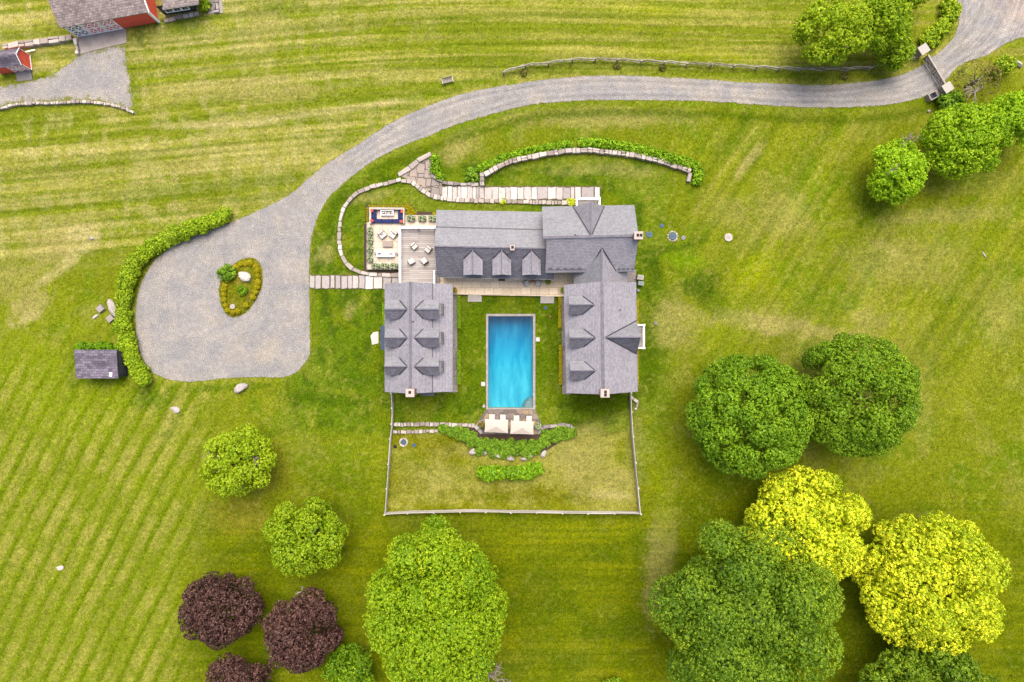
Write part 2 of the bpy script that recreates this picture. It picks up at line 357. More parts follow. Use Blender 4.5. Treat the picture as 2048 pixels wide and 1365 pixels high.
# ------------------------------------------------------------------ the lawn: species, mowing stripes, dry patches and the right wing's painted shadow
POOLRECT = (972.5, 1070.5, 628.5, 818)
def sstep(a, b, x): t = np.clip((x - a) / (b - a), 0, 1); return t * t * (3 - 2 * t)
def lawn_colour(X, Y):
    n1 = fbm(X / 60, Y / 60, 1); n2 = fbm(X / 18, Y / 18, 5); n3 = fbm(X / 160, Y / 160, 9, 3); n4 = fbm(X / 5, Y / 5, 13, 3)
    yel = lin((162, 172, 42)); mid = lin((124, 152, 34)); dark = lin((84, 112, 22)); lush = lin((104, 142, 28)); tan = lin((206, 192, 142)); ol = lin((132, 142, 14)); pale = lin((178, 176, 98))
    def mx(C, col, f): f = np.clip(f, 0, 1)[..., None]; return C * (1 - f) + col * f
    C = np.zeros(X.shape + (3,)) + lin((146, 156, 40))
    C = mx(C, yel, sstep(.45, .65, n3) * .6); C = mx(C, mid, sstep(.5, .7, n1) * .7); C = mx(C, pale, sstep(.52, .7, fbm(X / 45, Y / 45, 21)) * .45)
    # top-left and top field: bands cut along the slope
    tx = np.arange(-6000, 9000, 20.); sx = np.interp(tx, [-600, 400, 700, 1000, 1250, 1600, 2048], [-.05, -.10, -.075, .0, .035, .02, .0]); fx_ = np.cumsum(sx) * 20
    v = Y - np.interp(X, tx, fx_) + np.interp(0., tx, fx_)
    w_ul = sstep(60, -40, Y - np.interp(X, [0, 250, 450, 600, 700, 860, 1000, 1200, 1500, 1700, 2048], [520, 500, 470, 400, 330, 230, 180, 150, 165, 170, 120]))
    b1 = fbm(v / 16 + 3, X / 900, 31, 3); b2 = vnoise(v / 5.5, X / 300, 35); b3 = fbm(v / 2.3, X / 160, 36, 2)
    st = sstep(.42, .58, b1 * .56 + b2 * .24 + b3 * .20 + (n1 - .5) * .3)
    wl = sstep(1150, 500, X)
    U = mx(np.zeros_like(C) + lin((156, 166, 56)), lin((198, 190, 116)), st * .75); U = mx(U, lin((214, 202, 156)), sstep(.46, .62, n2 * .4 + b1 * .35 + vnoise(X / 14, Y / 40, 46) * .25) * wl * .7); U = mx(U, lin((132, 152, 34)), sstep(.5, .36, b2) * .45)
    U = mx(U, lin((176, 182, 20)), sstep(.5, .7, fbm(X / 90, Y / 50, 44)) * .3 * sstep(500, 1400, X))
    C = C * (1 - w_ul[..., None]) + U * w_ul[..., None]
    # lower-left hay stripes, curving, steep
    ang = R(61); u_ = X * math.cos(ang) - Y * math.sin(ang)
    q = X * math.sin(ang) + Y * math.cos(ang) + (n3 - .5) * 9 - 0.00010 * (u_ + 700) ** 2
    w_ll = sstep(430, 300, X - (1365 - Y) * 0.12) * sstep(600, 760, Y + X * .0)
    ph = (q / 34.0) % 1.0
    s1 = sstep(.12, .3, ph) * sstep(1.0, .78, ph); thin = np.exp(-((ph - .04) / .05) ** 2) + np.exp(-((ph - .96) / .05) ** 2)
    L = mx(np.zeros_like(C) + lin((144, 160, 36)), lin((176, 176, 90)), s1 * (.35 + .6 * sstep(.35, .65, n2)) * (.55 + .6 * sstep(.35, .6, n1))); L = mx(L, lin((150, 166, 14)), thin * .35 * sstep(.3, .6, n1)); L = mx(L, lin((110, 138, 24)), np.exp(-((ph - .13) / .05) ** 2) * .45)
    L = mx(L, lin((160, 180, 20)), sstep(.5, .7, n3) * .4)
    C = C * (1 - w_ll[..., None]) + L * w_ll[..., None]
    # right hand field: faint diagonals
    q2 = X * math.sin(R(57)) + Y * math.cos(R(57)); w_r = sstep(1330, 1450, X) * sstep(900, 640, Y) * sstep(200, 240, Y)
    ds = fbm(q2 / 15, (X * math.cos(R(57)) - Y * math.sin(R(57))) / 500, 51, 3)
    C = mx(C, lin((126, 144, 26)), sstep(.5, .62, ds) * .32 * w_r); C = mx(C, lin((186, 180, 90)), sstep(.5, .36, ds) * .25 * w_r)
    # bottom: deeper olive green
    w_b = sstep(880, 1120, Y + (n3 - .5) * 150) * (1 - w_ll)
    B = mx(np.zeros_like(C) + ol, lin((106, 122, 8)), sstep(.4, .65, n1)); B = mx(B, lin((158, 160, 14)), sstep(.5, .7, fbm(X / 120, Y / 30, 61)) * .6)
    B = mx(B, lin((110, 128, 8)), sstep(.5, .65, vnoise(X / 200, Y / 5, 63)) * .5)
    C = C * (1 - .85 * w_b[..., None]) + B * .85 * w_b[..., None]
    C = mx(C, lin((110, 124, 10)), w_b * sstep(1250, 1500, X) * sstep(2048, 1850, X) * .35)
    # lawns round the house: moist green
    hx = np.maximum(np.abs(X - 960) - 360, 0); hy = np.maximum(np.abs(Y - 590) - 250, 0); w_h = sstep(60, 0, np.hypot(hx, hy))
    w_h *= 1 - sstep(1290, 1400, X); Hh = mx(np.zeros_like(C) + lin((112, 142, 30)), lin((84, 116, 26)), sstep(.48, .62, n2)); Hh = mx(Hh, lin((150, 164, 60)), sstep(.5, .66, n1) * .7)
    Hh = mx(Hh, lin((150, 160, 30)), sstep(.5, .7, fbm(X / 25, Y / 40, 71)) * .5)
    nd_ = sdf(X, Y, DRIVE)
    w_h = w_h * np.where((nd_ < 0) & ((X > 620) | (Y > 700)), 1, 0) * sstep(-1, 1, Y - np.interp(X, [600, 620, 700, 860, 1000, 1200, 1400], [380, 430, 360, 270, 225, 200, 200]))
    C = C * (1 - .9 * w_h[..., None]) + Hh * .9 * w_h[..., None]
    C = mx(C, lin((108, 134, 16)), sstep(600, 625, Y) * sstep(830, 800, Y) * sstep(900, 925, X) * sstep(1140, 1110, X) * .5)
    # inside the pool fence below the wall: dry, khaki
    fi = inside(X, Y, FENCE) & (Y > 850)
    wf = np.where(fi, sstep(855, 875, Y), 0.) * (X > 770)
    F_ = mx(np.zeros_like(C) + lin((150, 156, 48)), lin((190, 184, 106)), sstep(.42, .62, n2 * .4 + fbm(X / 80, Y / 50, 77) * .6 + .05 * sstep(1050, 1250, X))); F_ = mx(F_, lin((150, 150, 12)), sstep(.48, .68, fbm(X / 70, Y / 40, 81)) * .7)
    C = C * (1 - wf[..., None]) + F_ * wf[..., None]
    def patch(C, cx, cy, rx, ry, col, a, ang=0, k=.55):
        ca, sa = math.cos(R(ang)), math.sin(R(ang)); u = ((X - cx) * ca + (Y - cy) * sa) / rx; v_ = (-(X - cx) * sa + (Y - cy) * ca) / ry
        r_ = np.hypot(u, v_); f = sstep(1.15, .35, r_ + (n2 - .5) * 1.6 * k + (n4 - .5) * .7)
        return mx(C, lin(col), f * a)
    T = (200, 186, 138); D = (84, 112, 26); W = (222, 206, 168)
    for a in [(120,490,95,50,T,.8,-25),(60,610,60,38,T,.8,-30),(165,470,40,26,W,.9,10),(140,520,46,18,W,.8,-40),(90,560,40,14,W,.7,-35),(30,560,60,60,T,.45,0),(50,640,34,12,W,.6,-30),(1545,648,170,26,T,.8,7),(1345,652,60,60,T,.6,0),(1375,625,60,25,T,.4,20),
              (1200,235,230,26,T,.65,0),(905,300,46,30,T,.55,-15),(930,285,60,30,T,.4,-30),(520,50,40,100,T,.5,10),(470,180,160,24,T,.6,-5),(560,190,120,20,T,.5,-5),
              (430,250,140,9,W,.9,-2),(620,228,200,8,W,.8,-7),(760,208,70,8,W,.6,-6),(370,330,90,14,T,.5,-4),(420,300,160,12,T,.5,-3),(100,350,100,14,T,.4,-2),(380,345,80,9,T,.6,-3),
              (1170,930,50,90,T,.5,20),(1215,990,66,12,W,.75,3),(1230,960,50,30,T,.5,0),(990,900,140,16,T,.4,0),(1130,900,60,50,T,.5,-30),(860,960,90,40,T,.3,0),(1160,860,90,22,T,.3,-20),
              (650,510,26,30,T,.6,40),(740,395,60,14,T,.5,-10),(700,620,14,24,T,.5,20),(1240,340,110,16,T,.4,5),(1130,345,60,10,T,.3,0),(1500,320,12,60,T,.7,38),(1460,420,60,40,T,.3,0),
              (1800,520,160,60,T,.35,0),(1900,430,160,20,T,.4,-3),(1560,430,80,70,T,.35,0),(1690,760,200,160,T,.25,0),(1320,1110,34,130,T,.5,8),(1305,1200,24,60,T,.5,0),(1270,900,24,130,T,.3,0),(340,850,20,70,T,.3,20),
              (480,1030,70,50,(176,160,70),.5,0),(540,940,50,60,(176,160,70),.35,0),(1740,640,60,26,T,.4,0),(1780,500,40,14,T,.4,30),(2000,620,60,80,T,.3,0),
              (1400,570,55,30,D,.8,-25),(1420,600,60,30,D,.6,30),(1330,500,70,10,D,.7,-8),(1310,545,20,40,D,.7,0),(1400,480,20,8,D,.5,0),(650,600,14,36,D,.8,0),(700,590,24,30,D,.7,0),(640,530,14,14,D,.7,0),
              (750,600,16,30,D,.5,0),(1190,812,80,22,(86,106,16),.85,0),(1230,790,60,30,(86,106,16),.7,0),(1180,840,60,10,(86,106,16),.6,-12),(1010,385,30,14,D,.5,0),(1000,345,50,16,D,.6,0),  # deep greens below the right wing paint its cast shadow into the turf
              (360,50,60,22,(110,136,24),.7,-5),(560,12,70,9,(120,144,14),.7,-4),(280,60,16,50,(96,124,24),.6,0),(270,190,14,40,(120,152,24),.5,0),(1000,1015,230,12,(150,152,10),.5,0),(880,905,70,22,(140,136,20),.4,10),(960,880,90,30,(110,116,24),.5,0),(1330,980,24,130,(150,166,26),.5,0),(1040,990,180,20,(128,126,26),.5,0),
              (1370,520,50,20,(140,180,10),.6,0),(1510,545,70,40,(176,186,14),.5,-20),(1440,760,60,200,(140,164,22),.35,10),(300,800,60,30,(96,130,22),.6,0),(290,780,14,40,(72,104,20),.5,0),(660,800,140,14,(82,116,16),.6,6),(150,740,20,60,(88,120,20),.4,0),(200,765,60,8,(88,120,20),.5,0),(470,775,130,10,(96,130,18),.6,-2),(700,760,70,22,(90,126,18),.5,0),(1300,700,18,110,(92,118,14),.6,0),(1300,760,24,40,(92,118,14),.5,0)]:
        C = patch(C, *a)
    # dry verges along the gravel, dark moist strip below the drive
    near = np.exp(-(np.minimum(nd_, 0) / 7.) ** 2); top = (Y < 460)
    C = mx(C, lin((204, 194, 120)), near * sstep(.35, .6, n2) * np.where(X < 1900, .8, .3) * np.where(Y - np.interp(X, [620, 860, 1000, 1200, 1900], [352, 209, 171, 150, 110]) < 4, 1., .25))
    lo_d = segdist(X, Y, LO[8:34]); below = (nd_ < 0) & (Y > 100) & (X > 640)
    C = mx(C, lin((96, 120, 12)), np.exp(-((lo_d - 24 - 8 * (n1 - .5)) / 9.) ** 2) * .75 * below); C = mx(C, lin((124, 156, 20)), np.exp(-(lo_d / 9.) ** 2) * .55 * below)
    C = mx(C, lin((196, 188, 110)), np.exp(-((lo_d - 14) / 1.6) ** 2) * below * sstep(.4, .6, n1) * .6 * sstep(900, 1000, X) * sstep(1500, 1400, X))
    up_d = segdist(X, Y, UP[8:44]); C = mx(C, lin((120, 146, 20)), np.exp(-((up_d - 18) / 11.) ** 2) * .45 * (nd_ < 0) * (Y < 300) * (n1 > .4))
    pth = segdist(X, Y, [(1512, 255), (1430, 360), (1385, 430)]); C = mx(C, lin((206, 190, 130)), np.exp(-(pth / 2.2) ** 2) * .65 * sstep(.3, .5, n2))
    pth = segdist(X, Y, [(1262, 300), (1150, 330), (1020, 335)]) ; C = mx(C, lin((176, 176, 104)), np.exp(-(pth / 4.) ** 2) * .3)
    # dry and lush mottling at the size of single clumps
    mo = fbm(X / 6.5, Y / 6.5, 95, 3); mb_ = sstep(.3, .6, n1)
    C = mx(C, lin((194, 188, 112)), sstep(.58, .76, mo) * (.10 + .34 * mb_) * (1 - .55 * w_b)); C = mx(C, lin((100, 126, 18)), sstep(.42, .26, mo) * .32)
    # mower lines: fine parallel lines of bent and cut grass in each field
    def lines(C, u, w2, k, a, sd):
        ln = vnoise(u / k, w2 / 420, sd) * .6 + vnoise(u / (k * .45), w2 / 220, sd + 1) * .4
        return C * (1 + a[..., None] * (ln - .5)[..., None] * np.array([1.0, .8, 1.3]))
    out = (nd_ < -2)
    C = lines(C, v, X, 7.0, w_ul * .75 * out, 130)
    edge = np.abs(((v / 46.) % 1.) - .5); C = C * (1 - .22 * (w_ul * out * np.exp(-(edge / .03) ** 2) * sstep(.3, .55, vnoise(X / 260, v / 46, 134)))[..., None])
    C = lines(C, q, u_, 6.0, w_ll * .34, 140)
    pb = ((q / 34.) % 1.); C = C * (1 + (w_ll * (.04 + .11 * sstep(.3, .65, n1)) * (sstep(.2, .4, pb) * sstep(.95, .75, pb) - .55))[..., None] * np.array([1.1, .75, 2.2])); C = C * (1 - (w_ll * (.02 + .09 * sstep(.35, .65, n2)) * np.exp(-((pb - .12) / .045) ** 2))[..., None])
    C = lines(C, q2, X * math.cos(R(57)) - Y * math.sin(R(57)), 13.0, w_r * .6, 150)
    C = lines(C, Y + .01 * X, X, 6.0, w_b * .42, 160)
    # coarse grain of clumps
    C = C * (0.80 + 0.28 * n4 + 0.22 * fbm(X / 10, Y / 10, 91, 2))[..., None]
    far = sstep(150, 900, np.maximum(np.abs(X - 1024) - 1024, np.abs(Y - 682) - 682))
    C = mx(C, lin((122, 138, 28)), far)
    return C
gx = np.concatenate([[-3000, -1200, -400, -150], np.arange(-85, 85.001, 0.24), [150, 400, 1200, 3000]])
gy = np.concatenate([[-3000, -1200, -400, -110], np.arange(-58, 58.001, 0.24), [110, 400, 1200, 3000]])
GX, GY = np.meshgrid(gx, gy); PX = GX / K + 1024; PY = 682.5 - GY / K
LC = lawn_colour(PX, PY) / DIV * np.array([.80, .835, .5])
nx, ny = len(gx), len(gy)
idx = np.arange(nx * ny).reshape(ny, nx)
Fq = np.stack([idx[:-1, :-1], idx[:-1, 1:], idx[1:, 1:], idx[1:, :-1]], -1).reshape(-1, 4)
cx = ((PX[:-1, :-1] + PX[1:, 1:]) / 2).ravel(); cy = ((PY[:-1, :-1] + PY[1:, 1:]) / 2).ravel()
keep = ~((cx > POOLRECT[0] + 3) & (cx < POOLRECT[1] - 3) & (cy > POOLRECT[2] + 3) & (cy < POOLRECT[3] - 3))
V = np.stack([GX, GY, np.zeros_like(GX)], -1).reshape(-1, 3)
# gentle ripple so the lawn is not a perfect plane (never above 3 cm)
V[:, 2] = (fbm(V[:, 0] / 6 + 500, V[:, 1] / 6 + 500, 3, 3) - 1.0) * 0.05
m, t, b = newmat('lawn_grass'); co = objco(t)
c = attr(t, 'turf').outputs['Color']
f1 = noise(t, co, 2.6, 6, 0.75); f2 = noise(t, co, 9.0, 3, 0.7, (1, 0.6, 1))
c = mix(t, c, ramp(t, f1, [(0.28, grey(0.45)), (0.5, grey(1.0)), (0.72, grey(1.6))]), 0.8, 'MULTIPLY')
c = mix(t, c, ramp(t, f2, [(0.3, grey(0.48)), (0.5, grey(1.0)), (0.7, grey(1.6))]), 0.85, 'MULTIPLY')
t.links.new(c, b.inputs['Base Color']); b.inputs['Roughness'].default_value = 0.9; b.inputs['Specular IOR Level'].default_value = 0.02
bump(t, b, f2, 0.6, 0.12); M['lawn'] = m
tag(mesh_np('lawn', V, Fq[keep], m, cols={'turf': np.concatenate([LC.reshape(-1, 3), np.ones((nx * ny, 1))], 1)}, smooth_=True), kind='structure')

# ------------------------------------------------------------------ gravel: drive, turning circle and barn yard
def gravelmat(name, base, tracks=True, weeds=0.0):
    m, t, b = newmat(name); co = objco(t)
    g = noise(t, co, 7.5, 4, 0.8); g2 = noise(t, co, 0.35, 5, 0.6); g3 = noise(t, co, 1.6, 3, .6)
    c = ramp(t, g, [(0.3, alb(base[0] - 64, base[1] - 64, base[2] - 60)), (0.5, alb(*base)), (0.7, alb(min(255, base[0] + 62), min(255, base[1] + 60), min(255, base[2] + 58)))])
    c = mix(t, c, ramp(t, g2, [(0.35, alb(162, 164, 176, 2.0)), (0.5, alb(190, 184, 184, 2.0)), (0.66, alb(206, 192, 176, 2.0))]), 0.45, 'MIX') if False else mix(t, c, ramp(t, g2, [(0.36, (0.80, 0.83, 0.88, 1)), (0.64, (1.10, 1.07, 1.01, 1))]), 0.95, 'MULTIPLY')
    c = mix(t, c, ramp(t, g3, [(0.32, grey(0.82)), (0.68, grey(1.12))]), 0.8, 'MULTIPLY')
    if tracks: c = mix(t, c, attr(t, 'wear').outputs['Color'], 1.0, 'MULTIPLY')
    if tracks:
        # grass and weeds creeping in from the edges and, in the old yard, across it
        ed = attr(t, 'edge').outputs['Fac']; wn = noise(t, co, 1.1, 6, 0.72); wn2 = noise(t, co, 5.0, 4, 0.7)
        ma = nd(t, 'ShaderNodeMath', operation='MULTIPLY_ADD'); t.links.new(wn2, ma.inputs[0]); ma.inputs[1].default_value = .45; t.links.new(wn, ma.inputs[2])
        mb = nd(t, 'ShaderNodeMath', operation='MULTIPLY_ADD'); t.links.new(ed, mb.inputs[0]); mb.inputs[1].default_value = -1; t.links.new(ma.outputs[0], mb.inputs[2])
        c = mix(t, c, ramp(t, wn2, [(.3, alb(112, 132, 30, .8)), (.7, alb(186, 178, 96, .8))]), ramp(t, mb.outputs[0], [(.50, grey(0)), (.56, grey(1))]))
    t.links.new(c, b.inputs['Base Color']); b.inputs['Roughness'].default_value = 0.95; bump(t, b, g, 0.5, 0.05); return m
M['gravel'] = gravelmat('gravel', (186, 181, 178))
def sheet(name, poly, mat, z, cell=0.13, edge=0.9, holes=0.0, wear=None, label=None, dome=0.0, eprof=None):
    xs = [p[0] for p in poly]; ys = [p[1] for p in poly]; c_ = cell / K
    ax = np.arange(max(min(xs) - 4, -160), min(max(xs) + 4, 2210), c_); ay = np.arange(max(min(ys) - 4, -120), min(max(ys) + 4, 1480), c_)
    X, Y = np.meshgrid(ax, ay); D = sdf(X, Y, poly)
    rag = (fbm(X / 9, Y / 9, 201, 3) - .5) * 7 * edge + (fbm(X / 2.2, Y / 2.2, 205, 2) - .5) * 5 * edge
    inn = D + rag > 0
    if holes:
        hn = fbm(X / 14, Y / 14, 211, 4) * .6 + fbm(X / 4, Y / 4, 215, 2) * .4 ; inn &= (hn < 1 - holes + np.clip(D - 18, 0, 30) * .004)
    fc = inn[:-1, :-1] & inn[1:, 1:] & inn[:-1, 1:] & inn[1:, :-1]
    id_ = np.arange(X.size).reshape(X.shape)
    F = np.stack([id_[1:, :-1], id_[1:, 1:], id_[:-1, 1:], id_[:-1, :-1]], -1)[fc]
    used, inv = np.unique(F, return_inverse=True); F = inv.reshape(-1, 4)
    Xu = X.ravel()[used]; Yu = Y.ravel()[used]; Du = D.ravel()[used]
    jit = rng.uniform(-.25, .25, (2, len(used))) * c_
    zz = z + dome * sstep(0, 25, Du)
    V = np.stack([(Xu + jit[0] - 1024) * K, (682.5 - Yu - jit[1]) * K, zz], 1)
    cols = None
    if wear is not None: cols = {'wear': np.concatenate([wear(Xu, Yu, Du), np.ones((len(used), 1))], 1)}
    ea = {'edge': ('POINT', eprof(Xu, Yu, Du))} if eprof else None
    return tag(mesh_np(name, V, F, mat, cols=cols, attrs=ea, smooth_=True), label, kind='structure')
def drive_wear(X, Y, D):
    w_ = np.ones(X.shape)
    road = sstep(640, 720, X) * (Y < 330)
    n = fbm(X / 70, Y / 70, 301)
    for c_, a, s_ in ((11, -.15, 3.4), (18, .09, 3.), (24, -.09, 2.6), (6, .04, 2)): w_ += a * np.exp(-((D - c_ - (n - .5) * 5) / s_) ** 2) * road * (.5 + n)
    st = fbm(D / 1.6, (X + Y) / 60, 305, 2); w_ += (st - .5) * .2 * road
    # swept arcs in the turning circle and at the road mouth
    r1 = np.hypot(X - 470, Y - 600); w_ += (fbm(r1 / 5, np.arctan2(Y - 600, X - 470) * 3 + 20, 311, 3) - .5) * .16 * (1 - road)
    r2 = np.hypot(X - 1800, Y + 60); m2 = sstep(1880, 1930, X); w_ += (fbm(r2 / 3.2, np.arctan2(Y + 60, X - 1800) * 4 + 20, 315, 3) - .5) * .8 * m2
    pale = sstep(2, 0, np.abs(D - 1.5)) * .06
    w3 = np.stack([w_ + pale] * 3, 1)
    pk = m2 * sstep(110, 20, Y + (2048 - X) * 1.0) ; w3 *= 1 + pk[:, None] * np.array([.12, .02, -.04])
    for tr_ in ([(760,262),(690,312),(630,372),(590,450),(572,540),(566,620),(540,700),(470,728),(390,715),(345,660),(335,590),(370,520),(440,480),(520,450),(600,400)], [(610,470),(560,480),(420,500),(320,580),(300,650),(330,720),(420,745),(520,738),(590,690)]):
        dt = segdist(X, Y, tr_); w_ += .075 * np.exp(-((dt - 8) / 3.) ** 2) * (.3 + n) - .06 * np.exp(-(dt / 3.5) ** 2) * (.3 + n)
    # bare earth showing through
    e = sstep(.56, .7, fbm(X / 40, Y / 40, 321)) * .35; w3 *= 1 + e[:, None] * np.array([.10, .03, -.12])
    return w3
sheet('driveway', DRIVE, M['gravel'], 0.012, edge=.6, wear=drive_wear, eprof=lambda X, Y, D: .12 + .42 * np.clip((D - 1.0) / 4.5, -.4, 1) - .1 * (Y < 300) * np.exp(-((D - 17) / 2.5) ** 2))
sheet('barn_yard', YARD, M['gravel'], 0.010, eprof=lambda X, Y, D: .17 + .19 * np.clip(D / 16, -.4, 1) - .05 * np.exp(-((X - 200) / 40) ** 2 - ((Y - 120) / 20) ** 2), wear=lambda X, Y, D: np.ones((len(X), 3)) * (0.93 + .12 * fbm(X / 60, Y / 8, 331))[:, None])
def island_col(X, Y):
    C = np.zeros(X.shape + (3,)) + lin((138, 146, 34)); f = sstep(.4, .6, fbm(X / 8, Y / 8, 401))[..., None]
    return (C * (1 - f) + lin((160, 156, 70)) * f) / DIV * np.array([.84, .82, .5])
isl = sheet('island', ISLAND, M['lawn'], 0.03, cell=0.12, edge=.35, dome=.25)
me = isl.data; n = len(me.vertices); a = np.empty(n * 3, np.float32); me.vertices.foreach_get('co', a); a = a.reshape(-1, 3)
at = me.attributes.new('turf', 'FLOAT_COLOR', 'POINT'); cc = island_col(a[:, 0] / K + 1024, 682.5 - a[:, 1] / K); at.data.foreach_set('color', np.concatenate([cc, np.ones((n, 1))], 1).astype(np.float32).ravel())
# ------------------------------------------------------------------ foliage
def foliage(rx, ry, rz, clump=0.45, nleaf=16, leaf=0.24, cover=1.5, seed=0, zmin=-0.35, inner=True, stray=0.0, hue=0.5, big=0.0, nl=26, lr=.3, dev=.15, lump=None, freq=None, crease=.96, gap=0.0, spread=.13):
    # a crown is a cluster of rounded limbs; small leaf tufts cover the outer side of every limb
    g = np.random.default_rng(seed); rm = (rx + ry) / 2; E = np.array([rx, ry, rz])
    k = np.arange(nl) + .5; zz = 1 - k / nl * (1 - zmin); ph = k * 2.39996 + seed; ss = np.sqrt(np.maximum(0, 1 - zz * zz))
    D = np.stack([ss * np.cos(ph), ss * np.sin(ph), zz], 1) + g.normal(0, .16, (nl, 3)); D /= np.linalg.norm(D, axis=1)[:, None]
    R_ = lr * rm * g.uniform(.68, 1.28, nl); reach = 1.03 - dev * g.uniform(0, 1, nl) ** 1.4
    Cn = D * (E[None] * reach[:, None] - R_[:, None] * np.minimum(1, rz / rm * 1.0)); Cn[:, 2] = np.maximum(Cn[:, 2], -rz * .5)
    R_ = np.append(R_, 0); Cn = np.vstack([Cn, [[0, 0, 0]]])
    area = (4 * math.pi * R_ ** 2) * .62; n = int(cover * area.sum() / (math.pi * clump ** 2)) + 6
    li = g.choice(nl + 1, n, p=area / area.sum()); d_ = g.normal(size=(n, 3)); d_ /= np.linalg.norm(d_, axis=1)[:, None]
    out = Cn[li] / E; out /= np.linalg.norm(out, axis=1)[:, None] + 1e-6
    flip = (d_ * out).sum(1) < -.1; d_[flip] *= -1
    rr = R_[li] * (1 - g.uniform(0, 1, n) ** 2 * min(.16, .5 / rm) + stray * .6 * g.uniform(0, 1, n) ** 5); C = Cn[li] + d_ * rr[:, None]
    ok = np.ones(n, bool)
    for q in range(nl): ok &= ~((np.linalg.norm(C - Cn[q], axis=1) < R_[q] * crease) & (li != q))
    ok &= C[:, 2] > -rz * .75
    if gap: ok &= ~(np.sin(C[:, 0] * 2.1 + seed) * np.sin(C[:, 1] * 1.9) * np.sin(C[:, 2] * 1.7 + 1) > 1 - gap)
    C = C[ok]; Nn = d_[ok]; li = li[ok]; n = len(C)
    lobe_t = g.normal(0, .09, nl + 1); ct = np.clip(hue + g.normal(0, .15, n) + lobe_t[li] + big * np.sin(Nn[:, 0] * 3 + Nn[:, 1] * 2.3 + seed), 0, 1); cr = clump * g.uniform(.65, 1.3, n)
    L = g.normal(size=(n, nleaf, 3)); L /= np.linalg.norm(L, axis=2)[..., None]; L += Nn[:, None] * .8 + np.array([0, 0, .2]); L /= np.linalg.norm(L, axis=2)[..., None]
    pos = (C[:, None] + L * cr[:, None, None] * g.uniform(.5, 1.05, (n, nleaf, 1))).reshape(-1, 3); nor = L + g.normal(0, .34, (n, nleaf, 3)); nor /= np.linalg.norm(nor, axis=2)[..., None]; nor = nor.reshape(-1, 3)
    sz = (leaf * g.uniform(.65, 1.35, (n, nleaf))).ravel(); tint = np.clip(ct[:, None] + g.normal(0, spread, (n, nleaf)), 0, 1).ravel()
    if inner:
        A_ = 2.2 * math.pi * rm * rm; ni = int(A_ * 1.9 / (leaf * 3) ** 2) + 8; z = g.uniform(-.5, 1, ni); ph = g.uniform(0, 6.283, ni); s_ = np.sqrt(1 - z * z); Di = np.stack([s_ * np.cos(ph), s_ * np.sin(ph), z], 1)
        pi_ = Di * E * g.uniform(.42, .72, ni)[:, None]; no = Di + g.normal(0, .6, (ni, 3)); no /= np.linalg.norm(no, axis=1)[:, None]
        fl = int(area.sum() * 1.7 / (leaf * 2.4) ** 2); lf = g.choice(nl + 1, fl, p=area / area.sum()); df = g.normal(size=(fl, 3)); df /= np.linalg.norm(df, axis=1)[:, None]
        pf = Cn[lf] + df * (R_[lf] * g.uniform(.5, .86, fl))[:, None]; kf = pf[:, 2] > -rz * .7; pi_ = np.concatenate([pi_, pf[kf]]); no = np.concatenate([no, (df + g.normal(0, .35, (fl, 3)))[kf]]); no /= np.linalg.norm(no, axis=1)[:, None]; ni = len(pi_)
        pos = np.concatenate([pos, pi_]); nor = np.concatenate([nor, no]); sz = np.concatenate([sz, leaf * 2.4 * g.uniform(.7, 1.2, ni)]); tint = np.concatenate([tint, np.clip(hue + g.normal(0, .12, ni), 0, 1)])
    N = len(pos); ref = g.normal(size=(N, 3)); u = np.cross(nor, ref); u /= np.linalg.norm(u, axis=1)[:, None] + 1e-9; v = np.cross(nor, u); h = sz[:, None] / 2
    V = np.stack([pos - u * h * 1.3, pos - v * h * .8, pos + u * h * 1.3, pos + v * h * .8], 1).reshape(-1, 3)
    return V, np.arange(N * 4).reshape(-1, 4), tint
def crown_obj(name, mat, parent, off, **kw):
    V, F, tn = foliage(**kw); V = V + np.array(off)
    return mesh_np(name, V, F, mat, attrs={'tint': ('FACE', tn)}, parent=parent)
def trunk(parent, h, r, crown_r, seed, mat=None, nl=6, top=.8):
    g = random.Random(seed); m = lmb(); pts = [(0, 0, -.1), (g.uniform(-.1, .1), g.uniform(-.1, .1), h * .35), (g.uniform(-.3, .3), g.uniform(-.3, .3), h * top)]
    m.tube(pts, [r * 1.25, r, r * .4], 9)
    for i in range(nl):
        a = 2 * math.pi * i / nl + g.uniform(-.4, .4); z0 = h * g.uniform(.22, .5); L = crown_r * g.uniform(.55, .8)
        m.tube([(0, 0, z0), (math.cos(a) * L * .45, math.sin(a) * L * .45, z0 + h * .16), (math.cos(a) * L, math.sin(a) * L, z0 + h * g.uniform(.25, .4))], [r * .45, r * .3, r * .1], 6)
    return m.build('trunk', mat or M['bark'], parent, smooth=True)
def tree(px, py, rpx, rpy, h, mat, label, seed, cat='tree', group='trees on the lawns', name='tree', **kw):
    zc = h * .55; f = K * (H - zc) / H; c_ = P(px, py, zc)
    rx, ry, rz = rpx * f * .93, rpy * f * .93, h * .45
    o = thing(name, (c_.x, c_.y, 0), label, cat, group)
    args = dict(clump=.28, nleaf=9, leaf=.18, cover=1.3, seed=seed); args.update(kw)
    crown_obj('crown', M[mat], o, (0, 0, zc), rx=rx, ry=ry, rz=rz, **args)
    trunk(o, h, .045 * h * .5 + .08, min(rx, ry), seed)
    return o
RO = dict(clump=.24, nleaf=9, leaf=.15, cover=1.35, nl=80, lr=.18, dev=.06, crease=1.0, hue=.5, spread=.16)
tree(1497,830,128,128,13.5,'L_round','large round tree with tight dark foliage, left one of the touching pair',11,**RO)
tree(1709,790,126,128,13.5,'L_round','large round tree with tight green foliage, right one of the touching pair',12,**dict(RO,hue=.6,gap=.05))
YE = dict(clump=.27, nleaf=8, leaf=.19, cover=1.2, nl=46, lr=.23, dev=.20, stray=.3, hue=.55, big=.12, spread=.2)
